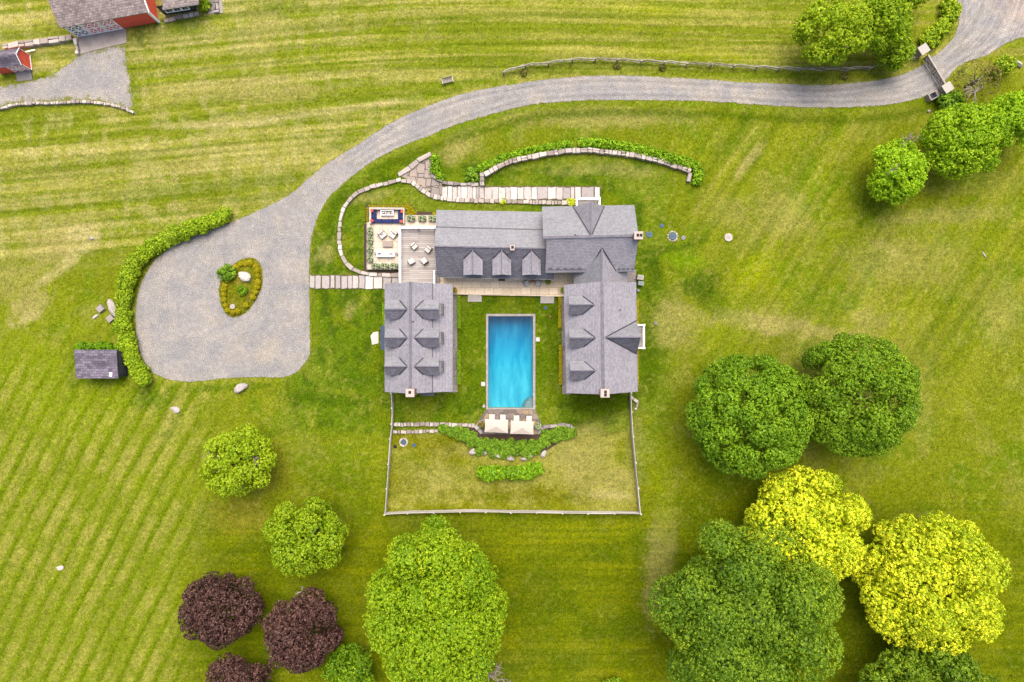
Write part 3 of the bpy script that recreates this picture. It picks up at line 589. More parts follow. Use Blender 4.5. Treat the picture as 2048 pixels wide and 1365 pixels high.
tree(1608,1058,132,126,12,'L_yellow','bright yellow-leaved tree just below the pair of round green trees',21,name='yellow_tree',group='yellow trees',**YE)
tree(1862,1165,152,142,13,'L_yellow','bright yellow-leaved tree nearest the right edge, above the dark tree in the corner',22,name='yellow_tree',group='yellow trees',**YE)
DK = dict(clump=.27, nleaf=11, leaf=.155, cover=1.25, nl=44, lr=.24, dev=.30, crease=1.04, stray=.2, big=.1, spread=.17)
tree(1487,1216,198,200,18,'L_dark','very large dark green tree with deep gaps between its limbs, bottom right of centre',31,**dict(DK,nl=24,lr=.30,dev=.42,crease=1.06,leaf=.145,nleaf=12))
tree(1855,1412,154,140,14,'L_dark','dark green tree cut by the bottom edge, below the right yellow tree',32,**dict(DK,hue=.55))
tree(876,1222,144,190,16,'L_mid','tall fresh green tree, broadest one at the bottom centre below the pool fence',41,**dict(DK,hue=.55,nl=46,lr=.24,dev=.28,stray=.4,crease=.98))
tree(702,1338,56,54,6,'L_mid','small blue green tree at the foot of the tall bottom centre tree',42,**dict(DK,hue=.15,nl=16,lr=.36))
LG = dict(clump=.24, nleaf=8, leaf=.16, cover=1.15, nl=30, lr=.27, dev=.18, stray=.12, spread=.18, gap=.12)
tree(476,925,76,78,8,'L_mid','small light green round tree standing alone below the gravel turning circle',51,**dict(LG,hue=.75))
tree(614,1073,84,82,8.5,'L_mid','light green tree with a bare grey limb, above the purple trees',52,**dict(LG,hue=.62,lump=.34))
PU = dict(clump=.24, nleaf=9, leaf=.16, cover=1.25, nl=32, lr=.26, dev=.18, stray=.12, spread=.3, hue=.5)
tree(444,1216,88,76,9,'L_purple','dark purple-leaved tree, left one of the two whole purple trees',61,name='purple_tree',group='purple-leaved trees',**PU)
tree(606,1262,86,84,9,'L_purple','dark purple-leaved tree, right one of the two whole purple trees',62,name='purple_tree',group='purple-leaved trees',**PU)
tree(476,1368,68,66,8,'L_purple','dark purple-leaved tree cut off by the bottom edge',63,name='purple_tree',group='purple-leaved trees',**PU)
RT = dict(clump=.25, nleaf=8, leaf=.17, cover=1.15, nl=32, lr=.27, dev=.24, stray=.35, spread=.18)
tree(1796,344,62,70,8,'L_light','light green tree with dead grey branches on top, standing alone at the upper right',71,**RT)
tree(1926,280,88,80,9.5,'L_light','broad light green tree below the gate at the right, larger one of the joined pair',72,**RT)
tree(2026,238,66,62,8.5,'L_light','light green tree cut by the right edge, joined to the broad tree below the gate',73,**RT)
tree(1664,66,86,74,10,'L_mid','broad bright green tree at the top right, left of the white blossoming tree',74,**dict(RT,hue=.75))
tree(1762,42,62,68,9,'L_mid','bright green tree at the top edge, right of the broad bright tree',75,**dict(RT,hue=.6))
tree(1790,104,38,42,5.5,'L_mid','small tree with white blossom at the end of the split rail fence',76,**dict(RT,hue=.6))
tree(1815,-2,52,20,5,'L_mid','low green tree cut by the top edge left of the drive mouth',77,**dict(RT,hue=.7))
tree(1956,160,50,40,4.5,'L_rust','thin rust-brown tree with bare twigs showing, right of the gate',78,**dict(RT,cover=.7,inner=False,stray=.2,leaf=.14))
tree(1902,205,26,24,2.5,'L_azalea','small dark green tree between the gate and the broad light green tree',79,**dict(RT,hue=.4))
tree(2006,134,24,20,2.5,'L_hedge','yellow green bush at the right edge beside the rust-brown tree',80,cat='bush',name='bush',group='bushes by the gate',**RT)
tree(1228,1372,24,20,3,'L_mid','small green tree top peeping in at the bottom edge right of centre',81,**LG)
# white blossom scattered over the small tree by the fence
bt = [o for o in COL.objects if 'white blossom' in o.get('label', '')][0]
V, F, tn = foliage(34 * K * .97, 38 * K * .97, 2.4, clump=.3, nleaf=7, leaf=.13, cover=.3, nl=20, lr=.3, seed=5, inner=False, hue=.9)
V = V + np.array((0, -.3, 2.9)); M['blossom'] = plain('white_blossom', alb(240, 240, 240), .8, .1)
mesh_np('blossom', V, F, M['blossom'], attrs={'tint': ('FACE', tn)}, parent=bt)
def deadlimb(px, py, z, sc, label, seed, parent=None, n=9):
    g = random.Random(seed); p = P(px, py, z); m = MB()
    for i in range(n):
        a = g.uniform(0, 6.28); L = sc * g.uniform(.5, 1); q = p + Vector((math.cos(a) * L * .5, math.sin(a) * L * .5, g.uniform(.1, .5) * sc)); r_ = p + Vector((math.cos(a + .3) * L, math.sin(a + .3) * L, g.uniform(.1, .6) * sc))
        m.tube([p, q, r_], [.07, .05, .02], 5)
        for j in range(3):
            s_ = q.lerp(r_, g.uniform(0, .9)); aa = a + g.choice((-1, 1)) * g.uniform(.5, 1.1); m.tube([s_, s_ + Vector((math.cos(aa) * L * .4, math.sin(aa) * L * .4, g.uniform(0, .2)))], [.035, .012], 4)
    if parent is None and z > 2: m.tube([(p.x, p.y, 0), (p.x + .2, p.y, z * .5), p], [.16, .12, .07], 6)
    if parent: return m.build('dead_branch', M['deadwood'], parent)
    o = m.build('dead_branches', M['deadwood']); return tag(o, label, 'branches')
def find(lbl): return [o for o in COL.objects if lbl in o.get('label', '')][0]
deadlimb(1818, 286, 5.2, 1.5, None, 3, find('dead grey branches on top')); deadlimb(1783, 341, 6.6, 1.0, None, 4, find('dead grey branches on top'), 6)
deadlimb(424, 918, 5.5, 1.2, None, 5, find('standing alone below the gravel')); deadlimb(510, 920, 5.6, .9, None, 6, find('standing alone below the gravel'), 5)
deadlimb(668, 1092, 4.8, 1.3, None, 7, find('bare grey limb')); deadlimb(604, 1184, 4.6, .9, None, 8, find('right one of the two whole purple'), 4)
deadlimb(978, 1350, 5.5, 2.8, 'bleached bare branches sticking out beside the bottom centre tree', 9, None, 14)
deadlimb(1008, 1368, .6, 1.3, 'small bleached bare branches at the bottom edge right of the bottom centre tree', 10, None, 7)
deadlimb(1950, 186, 3.5, 2.0, None, 12, find('thin rust-brown'), 12)

# ------------------------------------------------------------------ hedges and shrubs: each bush its own object, meshes shared
def bushproto(name, mat, r, h, n, **kw):
    out = []
    for i in range(n):
        args = dict(clump=.16, nleaf=9, leaf=.13, cover=1.3, nl=9, lr=.42, dev=.25, zmin=-.3); args.update(kw)
        V, F, tn = foliage(rx=r, ry=r, rz=h * .55, seed=900 + i + int(r * 100), **args); V[:, 2] += h * .45
        me = mesh_np(name, V, F, M[mat], attrs={'tint': ('FACE', tn)}); out.append(me)
    return out
used_proto = set()
def place(protos, px, py, z, sc, label, cat, group, rz=None, g=random.Random(5), name=None, sy=None):
    o = protos[g.randrange(len(protos))]
    if o.name in used_proto: o = o.copy(); COL.objects.link(o)
    used_proto.add(o.name)
    for k_ in ('label', 'category', 'group'):
        if k_ in o: del o[k_]
    o.location = P(px, py, z + .4); o.location.z = z; o.rotation_euler = (0, 0, g.uniform(0, 6.28) if rz is None else rz); o.scale = (sc, sy or sc, sc * g.uniform(.85, 1.1))
    return tag(o, label, cat, group)
hb = bushproto('hedge_bush', 'L_hedge', 1.15, 1.9, 3, clump=.2, leaf=.15, nleaf=9, nl=10, lr=.45)
HC = [(453,431),(425,445),(393,457),(364,467.5),(335,478),(308.8,494),(287.7,512),(269,533),(258.7,557),(253.4,583.5),(250.8,610),(249,636),(253.4,662.6),(258.7,689),(266.6,712.7),(279.8,739),(290,757)]
def along(pts, step):
    out = []; acc = 0; 
    for i in range(len(pts) - 1):
        a = Vector(pts[i]); b = Vector(pts[i + 1]); L = (b - a).length; s_ = acc
        while s_ < L: q = a.lerp(b, s_ / L); out.append((q.x, q.y, math.atan2(-(b - a).y, (b - a).x))); s_ += step
        acc = s_ - L
    return out
g = random.Random(3); HH = along(HC, 14)
for i, (x, y, a) in enumerate(HH):
    pass
    place(hb, x + g.uniform(-1.5, 1.5), y + g.uniform(-1.5, 1.5), 0, g.uniform(.86, 1.1), 'tall yellow green hedge bush round the turning circle, %s from the drive end' % nth(i + 1), 'hedge bush', 'hedge bushes round the turning circle')
hl = bushproto('low_hedge_bush', 'L_low', .52, .8, 3)
for i, (x, y, a) in enumerate(along([(960,337),(976,329),(992,322.6),(1023.5,311),(1057.7,303),(1092,296),(1123.6,291),(1146,288.5)], 8.5)): place(hl, x, y + g.uniform(-1, 1), 0, g.uniform(.85, 1.15), 'low green bush in the left arm of the arched hedge, %s from the left' % nth(i + 1), 'hedge bush', 'low hedge bushes, left arm')
for i, (x, y, a) in enumerate(along([(1166,287),(1216,289.7),(1255,296),(1295,304),(1334.6,316),(1374,325.3),(1393,334),(1396,350),(1394,368)], 9)): place(hl, x, y + g.uniform(-1, 1), 0, g.uniform(1.05, 1.4), 'low green bush in the right arm of the arched hedge, %s from the middle' % nth(i + 1), 'hedge bush', 'low hedge bushes, right arm')
for i, (x, y) in enumerate(sorted([(869,317),(870,325),(871,333),(874,341),(877,348),(880,354),(867,341)])): place(hl, x, y, 0, g.uniform(.9, 1.1), 'bright green bush in the short hedge beside the flagstone fan, %s from the left' % nth(i + 1), 'hedge bush', 'short hedge by the flagstones')
az = bushproto('azalea_bush', 'L_azalea', .95, 1.0, 3, clump=.2, leaf=.17, nleaf=10, lump=.3)
place(az, 943, 352, 0, .95, 'dark green bush at the left end of the curved stone wall', 'bush', None)
for i, (x, y) in enumerate(sorted([(884,858),(894,861),(904,866),(915,862),(920,872),(931,867),(936,878),(946,872)])): place(az, x, y, 0, g.uniform(.55, .78), 'green azalea left of the parasols in the curved bed, %s from its left tip' % nth(i + 1), 'bush', 'azaleas below the pool terrace, left')
for i, (x, y) in enumerate(sorted([(942,886),(954,884),(963,892),(958,902),(973,886),(978,897),(988,889),(994,899),(1003,906),(1003,890),(1016,896),(1022,885),(1028,904),(1038,894),(1048,904),(1045,887),(1058,898),(1066,889),(1072,901),(1080,891),(1012,907),(1058,908),(986,906)])): place(az, x, y, 0, g.uniform(.55, .78), 'green azalea in the bed below the parasols, %s from the left' % nth(i + 1), 'bush', 'azaleas below the pool terrace, middle')
for i, (x, y) in enumerate(sorted([(1086,878),(1092,888),(1098,872),(1106,866),(1112,876),(1120,864),(1124,874),(1133,862),(1138,870),(1143,866),(1090,868)])): place(az, x, y, 0, g.uniform(.55, .78), 'green azalea below the grey wall right of the parasols, %s from the left' % nth(i + 1), 'bush', 'azaleas below the pool terrace, right')
lh = bushproto('lime_bush', 'L_low', 1.0, 1.9, 3, clump=.3, leaf=.26, nleaf=10, lump=.3)
for i, (x, y) in enumerate([(966,943),(978,948),(990,944),(1002,947),(1014,943),(1026,947),(1038,943),(1050,944),(1062,941),(1072,938)]): place(lh, x, y, 0, g.uniform(.85, 1.08), 'lime green bush in the row standing free below the azaleas, %s from the left' % nth(i + 1), 'hedge bush', 'lime bushes in the lower row')
gh = bushproto('gate_hedge_bush', 'L_mid', 1.0, 1.4, 2, clump=.26, leaf=.22, hue=.75)
for i, (x, y) in enumerate(sorted([(1893,18),(1898,32),(1890,46),(1880,58),(1868,66),(1856,74),(1848,82),(1905,22),(1862,84)])): place(gh, x, y, 0, g.uniform(.8, 1.15), 'bright green bush in the loose hedge above the gate, %s from the left' % nth(i + 1), 'hedge bush', 'hedge bushes above the gate')
sb = bushproto('shed_bush', 'L_low', .7, 1.2, 2, hue=.35)
for i, (x, y) in enumerate(sorted([(163,694),(183,694),(203,694),(221,694),(238,698)])): place(sb, x, y, 0, g.uniform(.9, 1.1), 'small green bush in the row behind the dark shed, %s from the left' % nth(i + 1), 'bush', 'bushes behind the shed')
bw = bushproto('boxwood', 'L_box', .34, .56, 3, clump=.08, leaf=.07, nleaf=9, nl=14, lr=.4, dev=.05, cover=1.5)
for i, (jx, jy) in enumerate([(1258,437),(1290,410),(1325,405),(1363,403),(1403,427),(1415,462),(1418,502),(1420,545),(1413,585),(1403,622),(1385,660),(1332,722),(1230,780),(1192,760),(1175,725),(1163,683),(1163,643),(1165,603),(1172,567),(1190,533),(1268,768)]):
    x = 140 + jx / 3.792; y = 420 + jy / 3.792
    place(bw, x, y, .15, g.uniform(.92, 1.08), 'clipped boxwood ball on the gravel island, %s clockwise from the big dark shrub' % nth(i + 1), 'boxwood', 'boxwood balls on the island, ' + ('right' if jx > 1290 else 'left'))
for k in range(14): place(bw, 738 + k * 5.6, 412.4, 0, .54, 'clipped boxwood ball above the fire pit seating, %s from the left' % nth(k + 1), 'boxwood', 'boxwood row above the fire pit')
for k in range(7): place(bw, 734.4, 417 + k * 5.0, 0, .5, 'clipped boxwood ball left of the fire pit seating, %s from the top' % nth(k + 1), 'boxwood', 'boxwood column left of the fire pit')
for i, (x, y) in enumerate(sorted([(816,411.5),(821,416.5),(814,418),(825,421.5),(818,423),(830,426.5),(813,426),(823,428),(819,430.5),(868,427.5)])): place(bw, x, y, 0, .72, 'clipped boxwood ball between the fire pit and the house, %s from the left' % nth(i + 1), 'boxwood', 'boxwood corner cluster')
place(az, 453.8, 547.4, .15, 1.15, 'round dark green shrub at the upper left of the gravel island', 'shrub', None)
place(hl, 486, 581.4, .2, 1.2, 'bright green shrub in the middle of the gravel island', 'shrub', None)
dg = bushproto('grass_clump', 'L_rust', .62, .7, 2, clump=.2, leaf=.13, nleaf=7, cover=1.1, hue=.4)
for (x, y, w_) in [(1048,144,'nearest its left end'),(1235,130,'third of the way along'),(1325,134,'second from the reddish one'),(1690,152,'nearest the trees')]: place(dg, x, y, 0, .75, 'rust and green plant clump at the split rail fence, ' + w_, 'plant', 'plant clumps at the split rail fence')
yp = bushproto('yellow_plant', 'L_yellow', .55, .5, 2, clump=.2, leaf=.16, nleaf=7, cover=1.2)
place(yp, 1006, 402, 0, .75, 'spiky yellow green plant by the middle of the slab path', 'plant', None); place(yp, 1143, 404, 0, .9, 'spiky yellow green plant beside the porch at the end of the slab path', 'plant', None)
place(gh, 409, 12, 0, .8, 'bright green bush at the corner of the barn annex', 'bush', None); place(hl, 138, 78, 0, .8, 'small green bush on the stone wall beside the barn doors', 'bush', None)
# clipped low strips beside the wings
def strip(px0, py0, px1, py1, z, h, mat, label, seed):
    a = P(px0, py1, h); b = P(px1, py0, h); w_ = b.x - a.x; l_ = b.y - a.y; gg = np.random.default_rng(seed); n = int(w_ * l_ * 260 + (w_ + l_) * 2 * h * 120)
    pos = np.stack([gg.uniform(-w_ / 2, w_ / 2, n), gg.uniform(-l_ / 2, l_ / 2, n), h * gg.uniform(.5, 1.05, n)], 1); pos[:, 0] += gg.normal(0, .04, n)
    N = len(pos); nor = gg.normal(0, .6, (N, 3)) + [0, 0, 1]; nor /= np.linalg.norm(nor, axis=1)[:, None]; u = np.cross(nor, gg.normal(size=(N, 3))); u /= np.linalg.norm(u, axis=1)[:, None]; v = np.cross(nor, u)
    V = np.stack([pos - u * .07, pos - v * .05, pos + u * .07, pos + v * .05], 1).reshape(-1, 3)
    o = mesh_np('clipped_hedge', V, np.arange(N * 4).reshape(-1, 4), M[mat], attrs={'tint': ('FACE', np.clip(gg.normal(.5, .2, N), 0, 1))}); o.location = ((a.x + b.x) / 2, (a.y + b.y) / 2, 0)
    return tag(o, label, 'hedge', 'low clipped hedges beside the wings')
strip(914.5,591,920.5,657,0,.5,'L_low','narrow clipped hedge along the upper half of the left wing, next to the pool lawn',1)
strip(914.5,701,920.5,769,0,.5,'L_low','narrow clipped hedge along the lower half of the left wing, next to the pool lawn',2)
strip(1117.5,594,1122.5,655,0,.45,'L_box','narrow clipped hedge along the upper half of the right wing, next to the pool lawn',3)
strip(1118.5,690,1124,770,0,.45,'L_box','narrow clipped hedge along the lower half of the right wing, next to the pool lawn',4)
strip(1273,600,1277.5,770,0,.4,'L_box','thin planted strip along the outer side of the right wing',5)
strip(765,606,769.5,652,0,.4,'L_low','thin planted strip along the outer side of the left wing above its porch',6)

for o in [o for o in COL.objects if o.name.split('.')[0] in ('hedge_bush','low_hedge_bush','azalea_bush','lime_bush','gate_hedge_bush','shed_bush','boxwood','grass_clump','yellow_plant') and 'label' not in o]: bpy.data.objects.remove(o)
# ------------------------------------------------------------------ house
def plane3(a, b, c):
    n = (b - a).cross(c - a).normalized(); return (n, a.dot(n))
def RP(px, py, pl):
    # where the sight line through a picture point meets a roof plane
    o = Vector((0, 0, H)); d_ = P(px, py, 0) - o; n, k = pl; s_ = (k - o.dot(n)) / d_.dot(n); return o + d_ * s_
def roof(parent, pts, mat, th=.16, name='roof'):
    m = MB(); m.slab(pts, th); return m.build(name, M[mat], parent)
def cap(parent, a, b, wd=.28, name='ridge_cap', mat='ridge'):
    m = MB(); m.bar(Vector(a) + Vector((0, 0, .03)), Vector(b) + Vector((0, 0, .03)), wd, .1); return m.build(name, M[mat], parent)
def body(parent, axis, prof, a0, a1, mat='stucco'):
    # wall volume: a cross-section (offset, height) pushed along one axis
    m = MB(); n = len(prof); A = [Vector((p[0], a0, p[1])) if axis == 'y' else Vector((a0, p[0], p[1])) for p in prof]; B = [Vector((p[0], a1, p[1])) if axis == 'y' else Vector((a1, p[0], p[1])) for p in prof]
    for i in range(n):
        j = (i + 1) % n; q = [A[i], A[j], B[j], B[i]]; m.poly(q)
    m.poly(A); m.poly(B[::-1])
    o = m.build('wall', M[mat], parent)
    bm = bmesh.new(); bm.from_mesh(o.data); bmesh.ops.remove_doubles(bm, verts=bm.verts, dist=1e-4); bmesh.ops.recalc_face_normals(bm, faces=bm.faces); bm.to_mesh(o.data); bm.free(); return o
def window(parent, c, n, w_, h_, label=None, mull=1):
    # c centre on the wall face, n outward axis (unit, horizontal)
    n = Vector(n); s_ = Vector((-n.y, n.x, 0)); c = Vector(c); m = MB(); u = Vector((0, 0, 1))
    def rect(cc, a, bb, dpt, mm):
        mm.bar(cc - s_ * a / 2, cc + s_ * a / 2, dpt * 2, bb)
    fr = .09
    rect(c + u * (h_ / 2), w_ + fr * 2, fr, .07, m); rect(c - u * (h_ / 2), w_ + fr * 2, fr * 1.3, .09, m)
    for k in (-1, 1): m.bar(c + s_ * (k * w_ / 2) - u * (h_ / 2 - fr / 2), c + s_ * (k * w_ / 2) + u * (h_ / 2 - fr / 2), fr, .14)
    m.bar(c - u * (h_ / 2 - fr / 2), c + u * (h_ / 2 - fr / 2), .04, .09)
    rect(c, w_ - fr, .04, .04, m)
    f_ = m.build('window', M['white'], parent)
    g_ = MB(); rect(c, w_ - .03, h_ - .03, .02, g_); g_.build('pane', M['glass'], f_); return f_
def door(parent, c, n, w_=1.0, h_=2.1, mat='white'):
    n = Vector(n); s_ = Vector((-n.y, n.x, 0)); c = Vector(c); m = MB()
    m.bar(c - s_ * w_ / 2 + Vector((0, 0, h_ / 2)), c + s_ * w_ / 2 + Vector((0, 0, h_ / 2)), .12, h_)
    o = m.build('door', M[mat], parent); k = MB(); k.bar(c + s_ * w_ * .38 + n * .06 + Vector((0, 0, 1)), c + s_ * w_ * .38 + n * .12 + Vector((0, 0, 1)), .05); k.build('handle', M['metal'], o); return o
def dormer(parent, pl, apex, valley, front, axis, sgn, mat='slate', ov=.0, name='dormer', wind=True, wallmat='siding', sink=1.6, mat2=None, flip=None):
    A = RP(apex[0], apex[1], pl); Vv = RP(valley[0], valley[1], pl); zr, ze = A.z, Vv.z
    if axis == 'x': hw = abs(Vv.y - A.y); c = A.y; f_ = P(front, apex[1], zr).x; back = A.x - sgn * .5; vb = Vv.x
    else: hw = abs(Vv.x - A.x); c = A.x; f_ = P(apex[0], front, zr).y; back = A.y - sgn * .5; vb = Vv.y
    def W(al, ac, z): return Vector((al, ac, z)) if axis == 'x' else Vector((ac, al, z))
    fw = f_ - sgn * .34
    n_, k_ = pl
    def onroof(al, ac): q = W(al, ac, 0); return (k_ - n_.x * q.x - n_.y * q.y) / n_.z
    # cheeks and front
    bk = A.x if axis == 'x' else A.y
    m = MB(); zb = min(onroof(fw, c - hw), onroof(fw, c + hw)) - sink * .2
    for s_ in (-1, 1):
        y_ = c + s_ * (hw - .12); q = [W(fw, y_, zb), W(vb, y_, ze - .35), W(vb, y_, ze - .05), W(fw, y_, ze - .05)]; m.poly(q)
    m.poly([W(fw, c - hw + .12, zb), W(fw, c + hw - .12, zb), W(fw, c + hw - .12, ze - .08), W(fw, c, zr - .18), W(fw, c - hw + .12, ze - .08)])
    d_ = m.build(name, M[wallmat], parent)
    bm = bmesh.new(); bm.from_mesh(d_.data); bmesh.ops.recalc_face_normals(bm, faces=bm.faces); bm.to_mesh(d_.data); bm.free()
    # two roof panes run back inside the main roof so that the valleys form by themselves
    sl_ = (zr - ze) / hw; e = .06
    for s_, mt in ((-1, mat), (1, mat2 or mat)):
        ye = c + s_ * (hw + e); zee = ze - e * sl_
        roof(d_, [W(f_, c, zr), W(back, c, zr), W(vb - sgn * .15, ye, zee), W(f_, ye, zee)], mt, .1, 'roof')
        # dark valley flashing
        vm = MB(); vm.bar(W(bk, c, zr + .05), W(vb, c + s_ * hw, ze + .05), .16, .05); vm.build('flashing', M['lead'], d_)
    cap(d_, W(f_, c, zr + .02), W(bk, c, zr + .02), .14)
    if wind: window(parent, W(fw, c, (zb + ze) / 2 + .15), W(sgn, 0, 0) if True else None, min(1.0, hw), max(.7, (ze - zb) * .62))
    return d_
def chimney(parent, px0, py0, px1, py1, zt, zb, flues, mat='brick'):
    a = P(px0, py1, zt); b = P(px1, py0, zt); m = MB(); i = .09; m.box(a.x + i, b.x - i, a.y + i, b.y - i, zb, zt - .15)
    m.box(a.x + .04, b.x - .04, a.y + .04, b.y - .04, zt - .55, zt - .42)
    o = m.build('chimney', M[mat], parent); k = MB()
    fl = [P(x, y, zt) for x, y in flues]; k.box(a.x, b.x, a.y, b.y, zt - .15, zt); k.build('cap', M['capstone'], o)
    for f_ in fl:
        h = MB(); h.box(f_.x - .16, f_.x + .16, f_.y - .18, f_.y + .18, zt + .002, zt + .02); h.build('flue', M['black'], o)
    return o
c0 = P(1100, 530, 0)
house = thing('house', (c0.x, c0.y, 0), 'large L-shaped slate-roofed house with brick chimneys, right of and above the pool', 'house')
# main wing, west part: ridge runs left to right, shallower lower pitch on the upper side
xw = P(868.8, 493, 7).x
a = P(868.8, 493, 7.0); b = P(1092, 497.6, 7.0); n1 = P(872, 454.4, 5.6); n2_ = P(1087, 459.9, 5.6); e1 = P(873, 421.2, 4.6); e2 = P(1087, 425.2, 4.6); s1 = P(873, 554.2, 4.1); s2 = P(1107, 559.2, 4.1)
for q in (n1, e1, s1, a): q.x = xw
bS = Vector(P(1112, 498, 7.0)); bS.z = 7.0
rsouth = plane3(s1, s2, a)
bs = RP(1107, 497.8, rsouth)
roof(house, [a, b, n2_, n1][::-1], 'slate_blue'); roof(house, [n1, n2_, e2, e1][::-1], 'slate_blue')
M['slate_shaded'] = slate('slate_shaded', alb(120, 118, 130, 1.15), alb(154, 151, 163, 1.15))  # copy of the slate, darkened to paint shade on south-facing slopes
roof(house, [s1, s2, Vector((s2.x, b.y - .08, 7.0)), a], 'slate_shaded')
cap(house, a, b, .16); m_ = MB(); m_.bar(n1 + Vector((0, 0, .02)), n2_ + Vector((0, 0, .02)), .10, .08); m_.build('flashing', M['lead'], house)
body(house, 'x', [(e1.y - .45, 0), (e1.y - .45, 4.35), (n1.y, 5.3), (a.y, 6.7), (s1.y + .4, 4.05), (s1.y + .4, 0)], xw + .3, s2.x - .3)
for ax_, vx in ((945.3, 927.6), (1003.3, 985.6), (1063.3, 1045.4)): dormer(house, rsouth, (ax_, 500), (vx, 518), 549.5, 'y', -1, 'slate')
chimney(house, 1020.5, 490.2, 1029, 501, 8.4, 5.5, [(1025, 495)])
m_ = MB(); p_ = P(1015, 505.5, 6.6); m_.obox((p_.x, p_.y, 6.0), (.35, .3, .75)); p_ = P(1034.5, 513, 6.3); m_.obox((p_.x, p_.y, 5.6), (.14, .14, .7)); m_.build('roof_vent', M['lead'], house)
for px_, w_ in ((905, 1.2), (930, 1.2), (960, 1.2), (1040, 1.2), (1090, 1.2)): window(house, (P(px_, 550, 2).x, s1.y + .4, 2.3), (0, -1, 0), w_, 1.6)
door(house, (P(1003, 550, 1).x, s1.y + .4, .55), (0, -1, 0), 1.3, 2.2)
for px_ in (895, 930, 965, 1000, 1035, 1068): window(house, (P(px_, 425, 2).x, e1.y - .45, 2.2), (0, 1, 0), 1.1, 1.5)
window(house, (xw + .3, P(0, 480, 2).y, 2.6), (-1, 0, 0), 1.4, 1.6); door(house, (xw + .3, P(0, 510, 2).y, 1.0), (-1, 0, 0), 1.6, 2.1)
# main block
A1 = P(1085.9, 414.6, 6.5); A2 = P(1269.6, 411.3, 6.5); R1 = P(1086.2, 475.6, 9.3); R2 = P(1277, 471.5, 9.3); S1 = P(1094, 545, 6.2); S2 = P(1270, 543.6, 6.2)
R1s = P(1093.5, 475.4, 9.3); A1.x = R1.x; S1.x = R1s.x; S2.x = A2.x = R2.x
rN = plane3(A1, A2, R2); rSb = plane3(S1, S2, R2)
R1s = Vector((S1.x, R1.y + (S1.x - R1.x) * (R2.y - R1.y) / (R2.x - R1.x), 9.3))
roof(house, [A1, R1, R2, A2][::-1][::-1], 'slate_blue') if False else roof(house, [R1, R2, A2, A1], 'slate_blue')
roof(house, [S1, S2, R2, R1s], 'slate'); cap(house, R1, R2, .3)
body(house, 'x', [(A1.y - .45, 0), (A1.y - .45, 6.1), (R1.y, 8.95), (S1.y + .45, 6.2), (S1.y + .45, 0)], R1s.x + .15, R2.x - .45)
dormer(house, rN, (1182.2, 472.5), (1145.8, 413.2), 404.3, 'y', 1, 'slate', name='gable', sink=4)
chimney(house, 1268.6, 463.2, 1286.3, 479, 10.6, 0, [(1275.8, 470.8), (1282.4, 470.8)])
m_ = MB()
for k in range(5): q = RP(1101 + k * 14.5, 537.5, rSb); m_.obox((q.x, q.y, q.z - .05), (.42, .1, .22))
for k in range(4): q = RP(1238 + k * 9, 538, rSb); m_.obox((q.x, q.y, q.z - .05), (.32, .1, .22))
q = RP(1094.5, 539, rSb); q2 = RP(1172, 539, rSb); m_.bar(q + Vector((0, 0, .1)), q2 + Vector((0, 0, .1)), .05); m_.build('snow_guard', M['lead'], house)
for px_ in (1105, 1128, 1225, 1250): window(house, (P(px_, 411, 5).x, A1.y - .45, 4.6), (0, 1, 0), 1.1, 1.6); window(house, (P(px_, 411, 2).x, A1.y - .45, 1.9), (0, 1, 0), 1.1, 1.6)
for py_ in (430, 510): window(house, (R2.x - .45, P(0, py_, 4).y, 4.4), (1, 0, 0), 1.1, 1.6); window(house, (R2.x - .45, P(0, py_, 2).y, 1.9), (1, 0, 0), 1.1, 1.6)
# link between block and right wing
lr = P(1204, 563.6, 8.25); yl = lr.y - .6; yr = RP(1203.9, 496.6, rSb).y + .7; xl = P(1147.4, 550, 4.6).x; xr = P(1255.3, 550, 4.6).x
zL = 8.25; 
roof(house, [Vector((lr.x, yl, zL)), Vector((lr.x, yr, zL)), Vector((xl, yr - .9, 4.6)), Vector((xl, yl, 4.6))], 'slate_blue')
roof(house, [Vector((xr, yl, 4.6)), Vector((xr, yr - .9, 4.6)), Vector((lr.x, yr, zL)), Vector((lr.x, yl, zL))], 'slate')
cap(house, (lr.x, yl, zL), (lr.x, yr - .5, zL), .2)
for s_, vx in ((-1, 1176.4), (1, 1231.3)):
    q = RP(vx, 543.4, rSb); q0 = RP(1204, 497, rSb); m_ = MB(); m_.bar(q0 + Vector((0, 0, .08)), q + Vector((0, 0, .08)), .2, .06); m_.build('flashing', M['lead'], house)
body(house, 'y', [(xl + .4, 0), (xl + .4, 4.7), (lr.x, 7.9), (xr - .4, 4.7), (xr - .4, 0)], yl, yr - 2)
# right wing
W1 = P(1128.5, 570.2, 5.3); W2 = P(1133, 786.8, 5.3); Q1 = P(1204, 563.6, 8.5); Q2 = P(1206.8, 789.5, 8.5); E1 = P(1271.4, 565, 5.5); E2 = P(1275, 783.6, 5.5)
rW = plane3(W1, W2, Q1); rE = plane3(E1, E2, Q1)
roof(house, [W1, W2, Q2, Q1], 'slate'); roof(house, [Q1, Q2, E2, E1], 'slate'); cap(house, Q1, Q2, .34)
body(house, 'y', [(W1.x + .65, 0), (W1.x + .65, 5.2), ((Q1.x + Q2.x) / 2, 8.05), (E1.x - .45, 5.35), (E1.x - .45, 0)], W2.y + .45, W1.y - .45)
for ay_, vy, fx, vxx, axx in ((610, 592.6, 1138.4, 1165.4, 1188.5), (676.3, 658.2, 1139.2, 1166.8, 1191.3), (742, 723, 1140.3, 1168.6, 1191.9)): dormer(house, rW, (axx, ay_), (vxx, vy), fx, 'x', -1, 'slate_shaded', mat2='slate_blue')  # lower pane of each dormer takes the slate with shade painted in
dormer(house, rE, (1211, 675), (1273, 642), 1281.7, 'x', 1, 'slate_shaded', name='gable', sink=4, mat2='slate_blue')
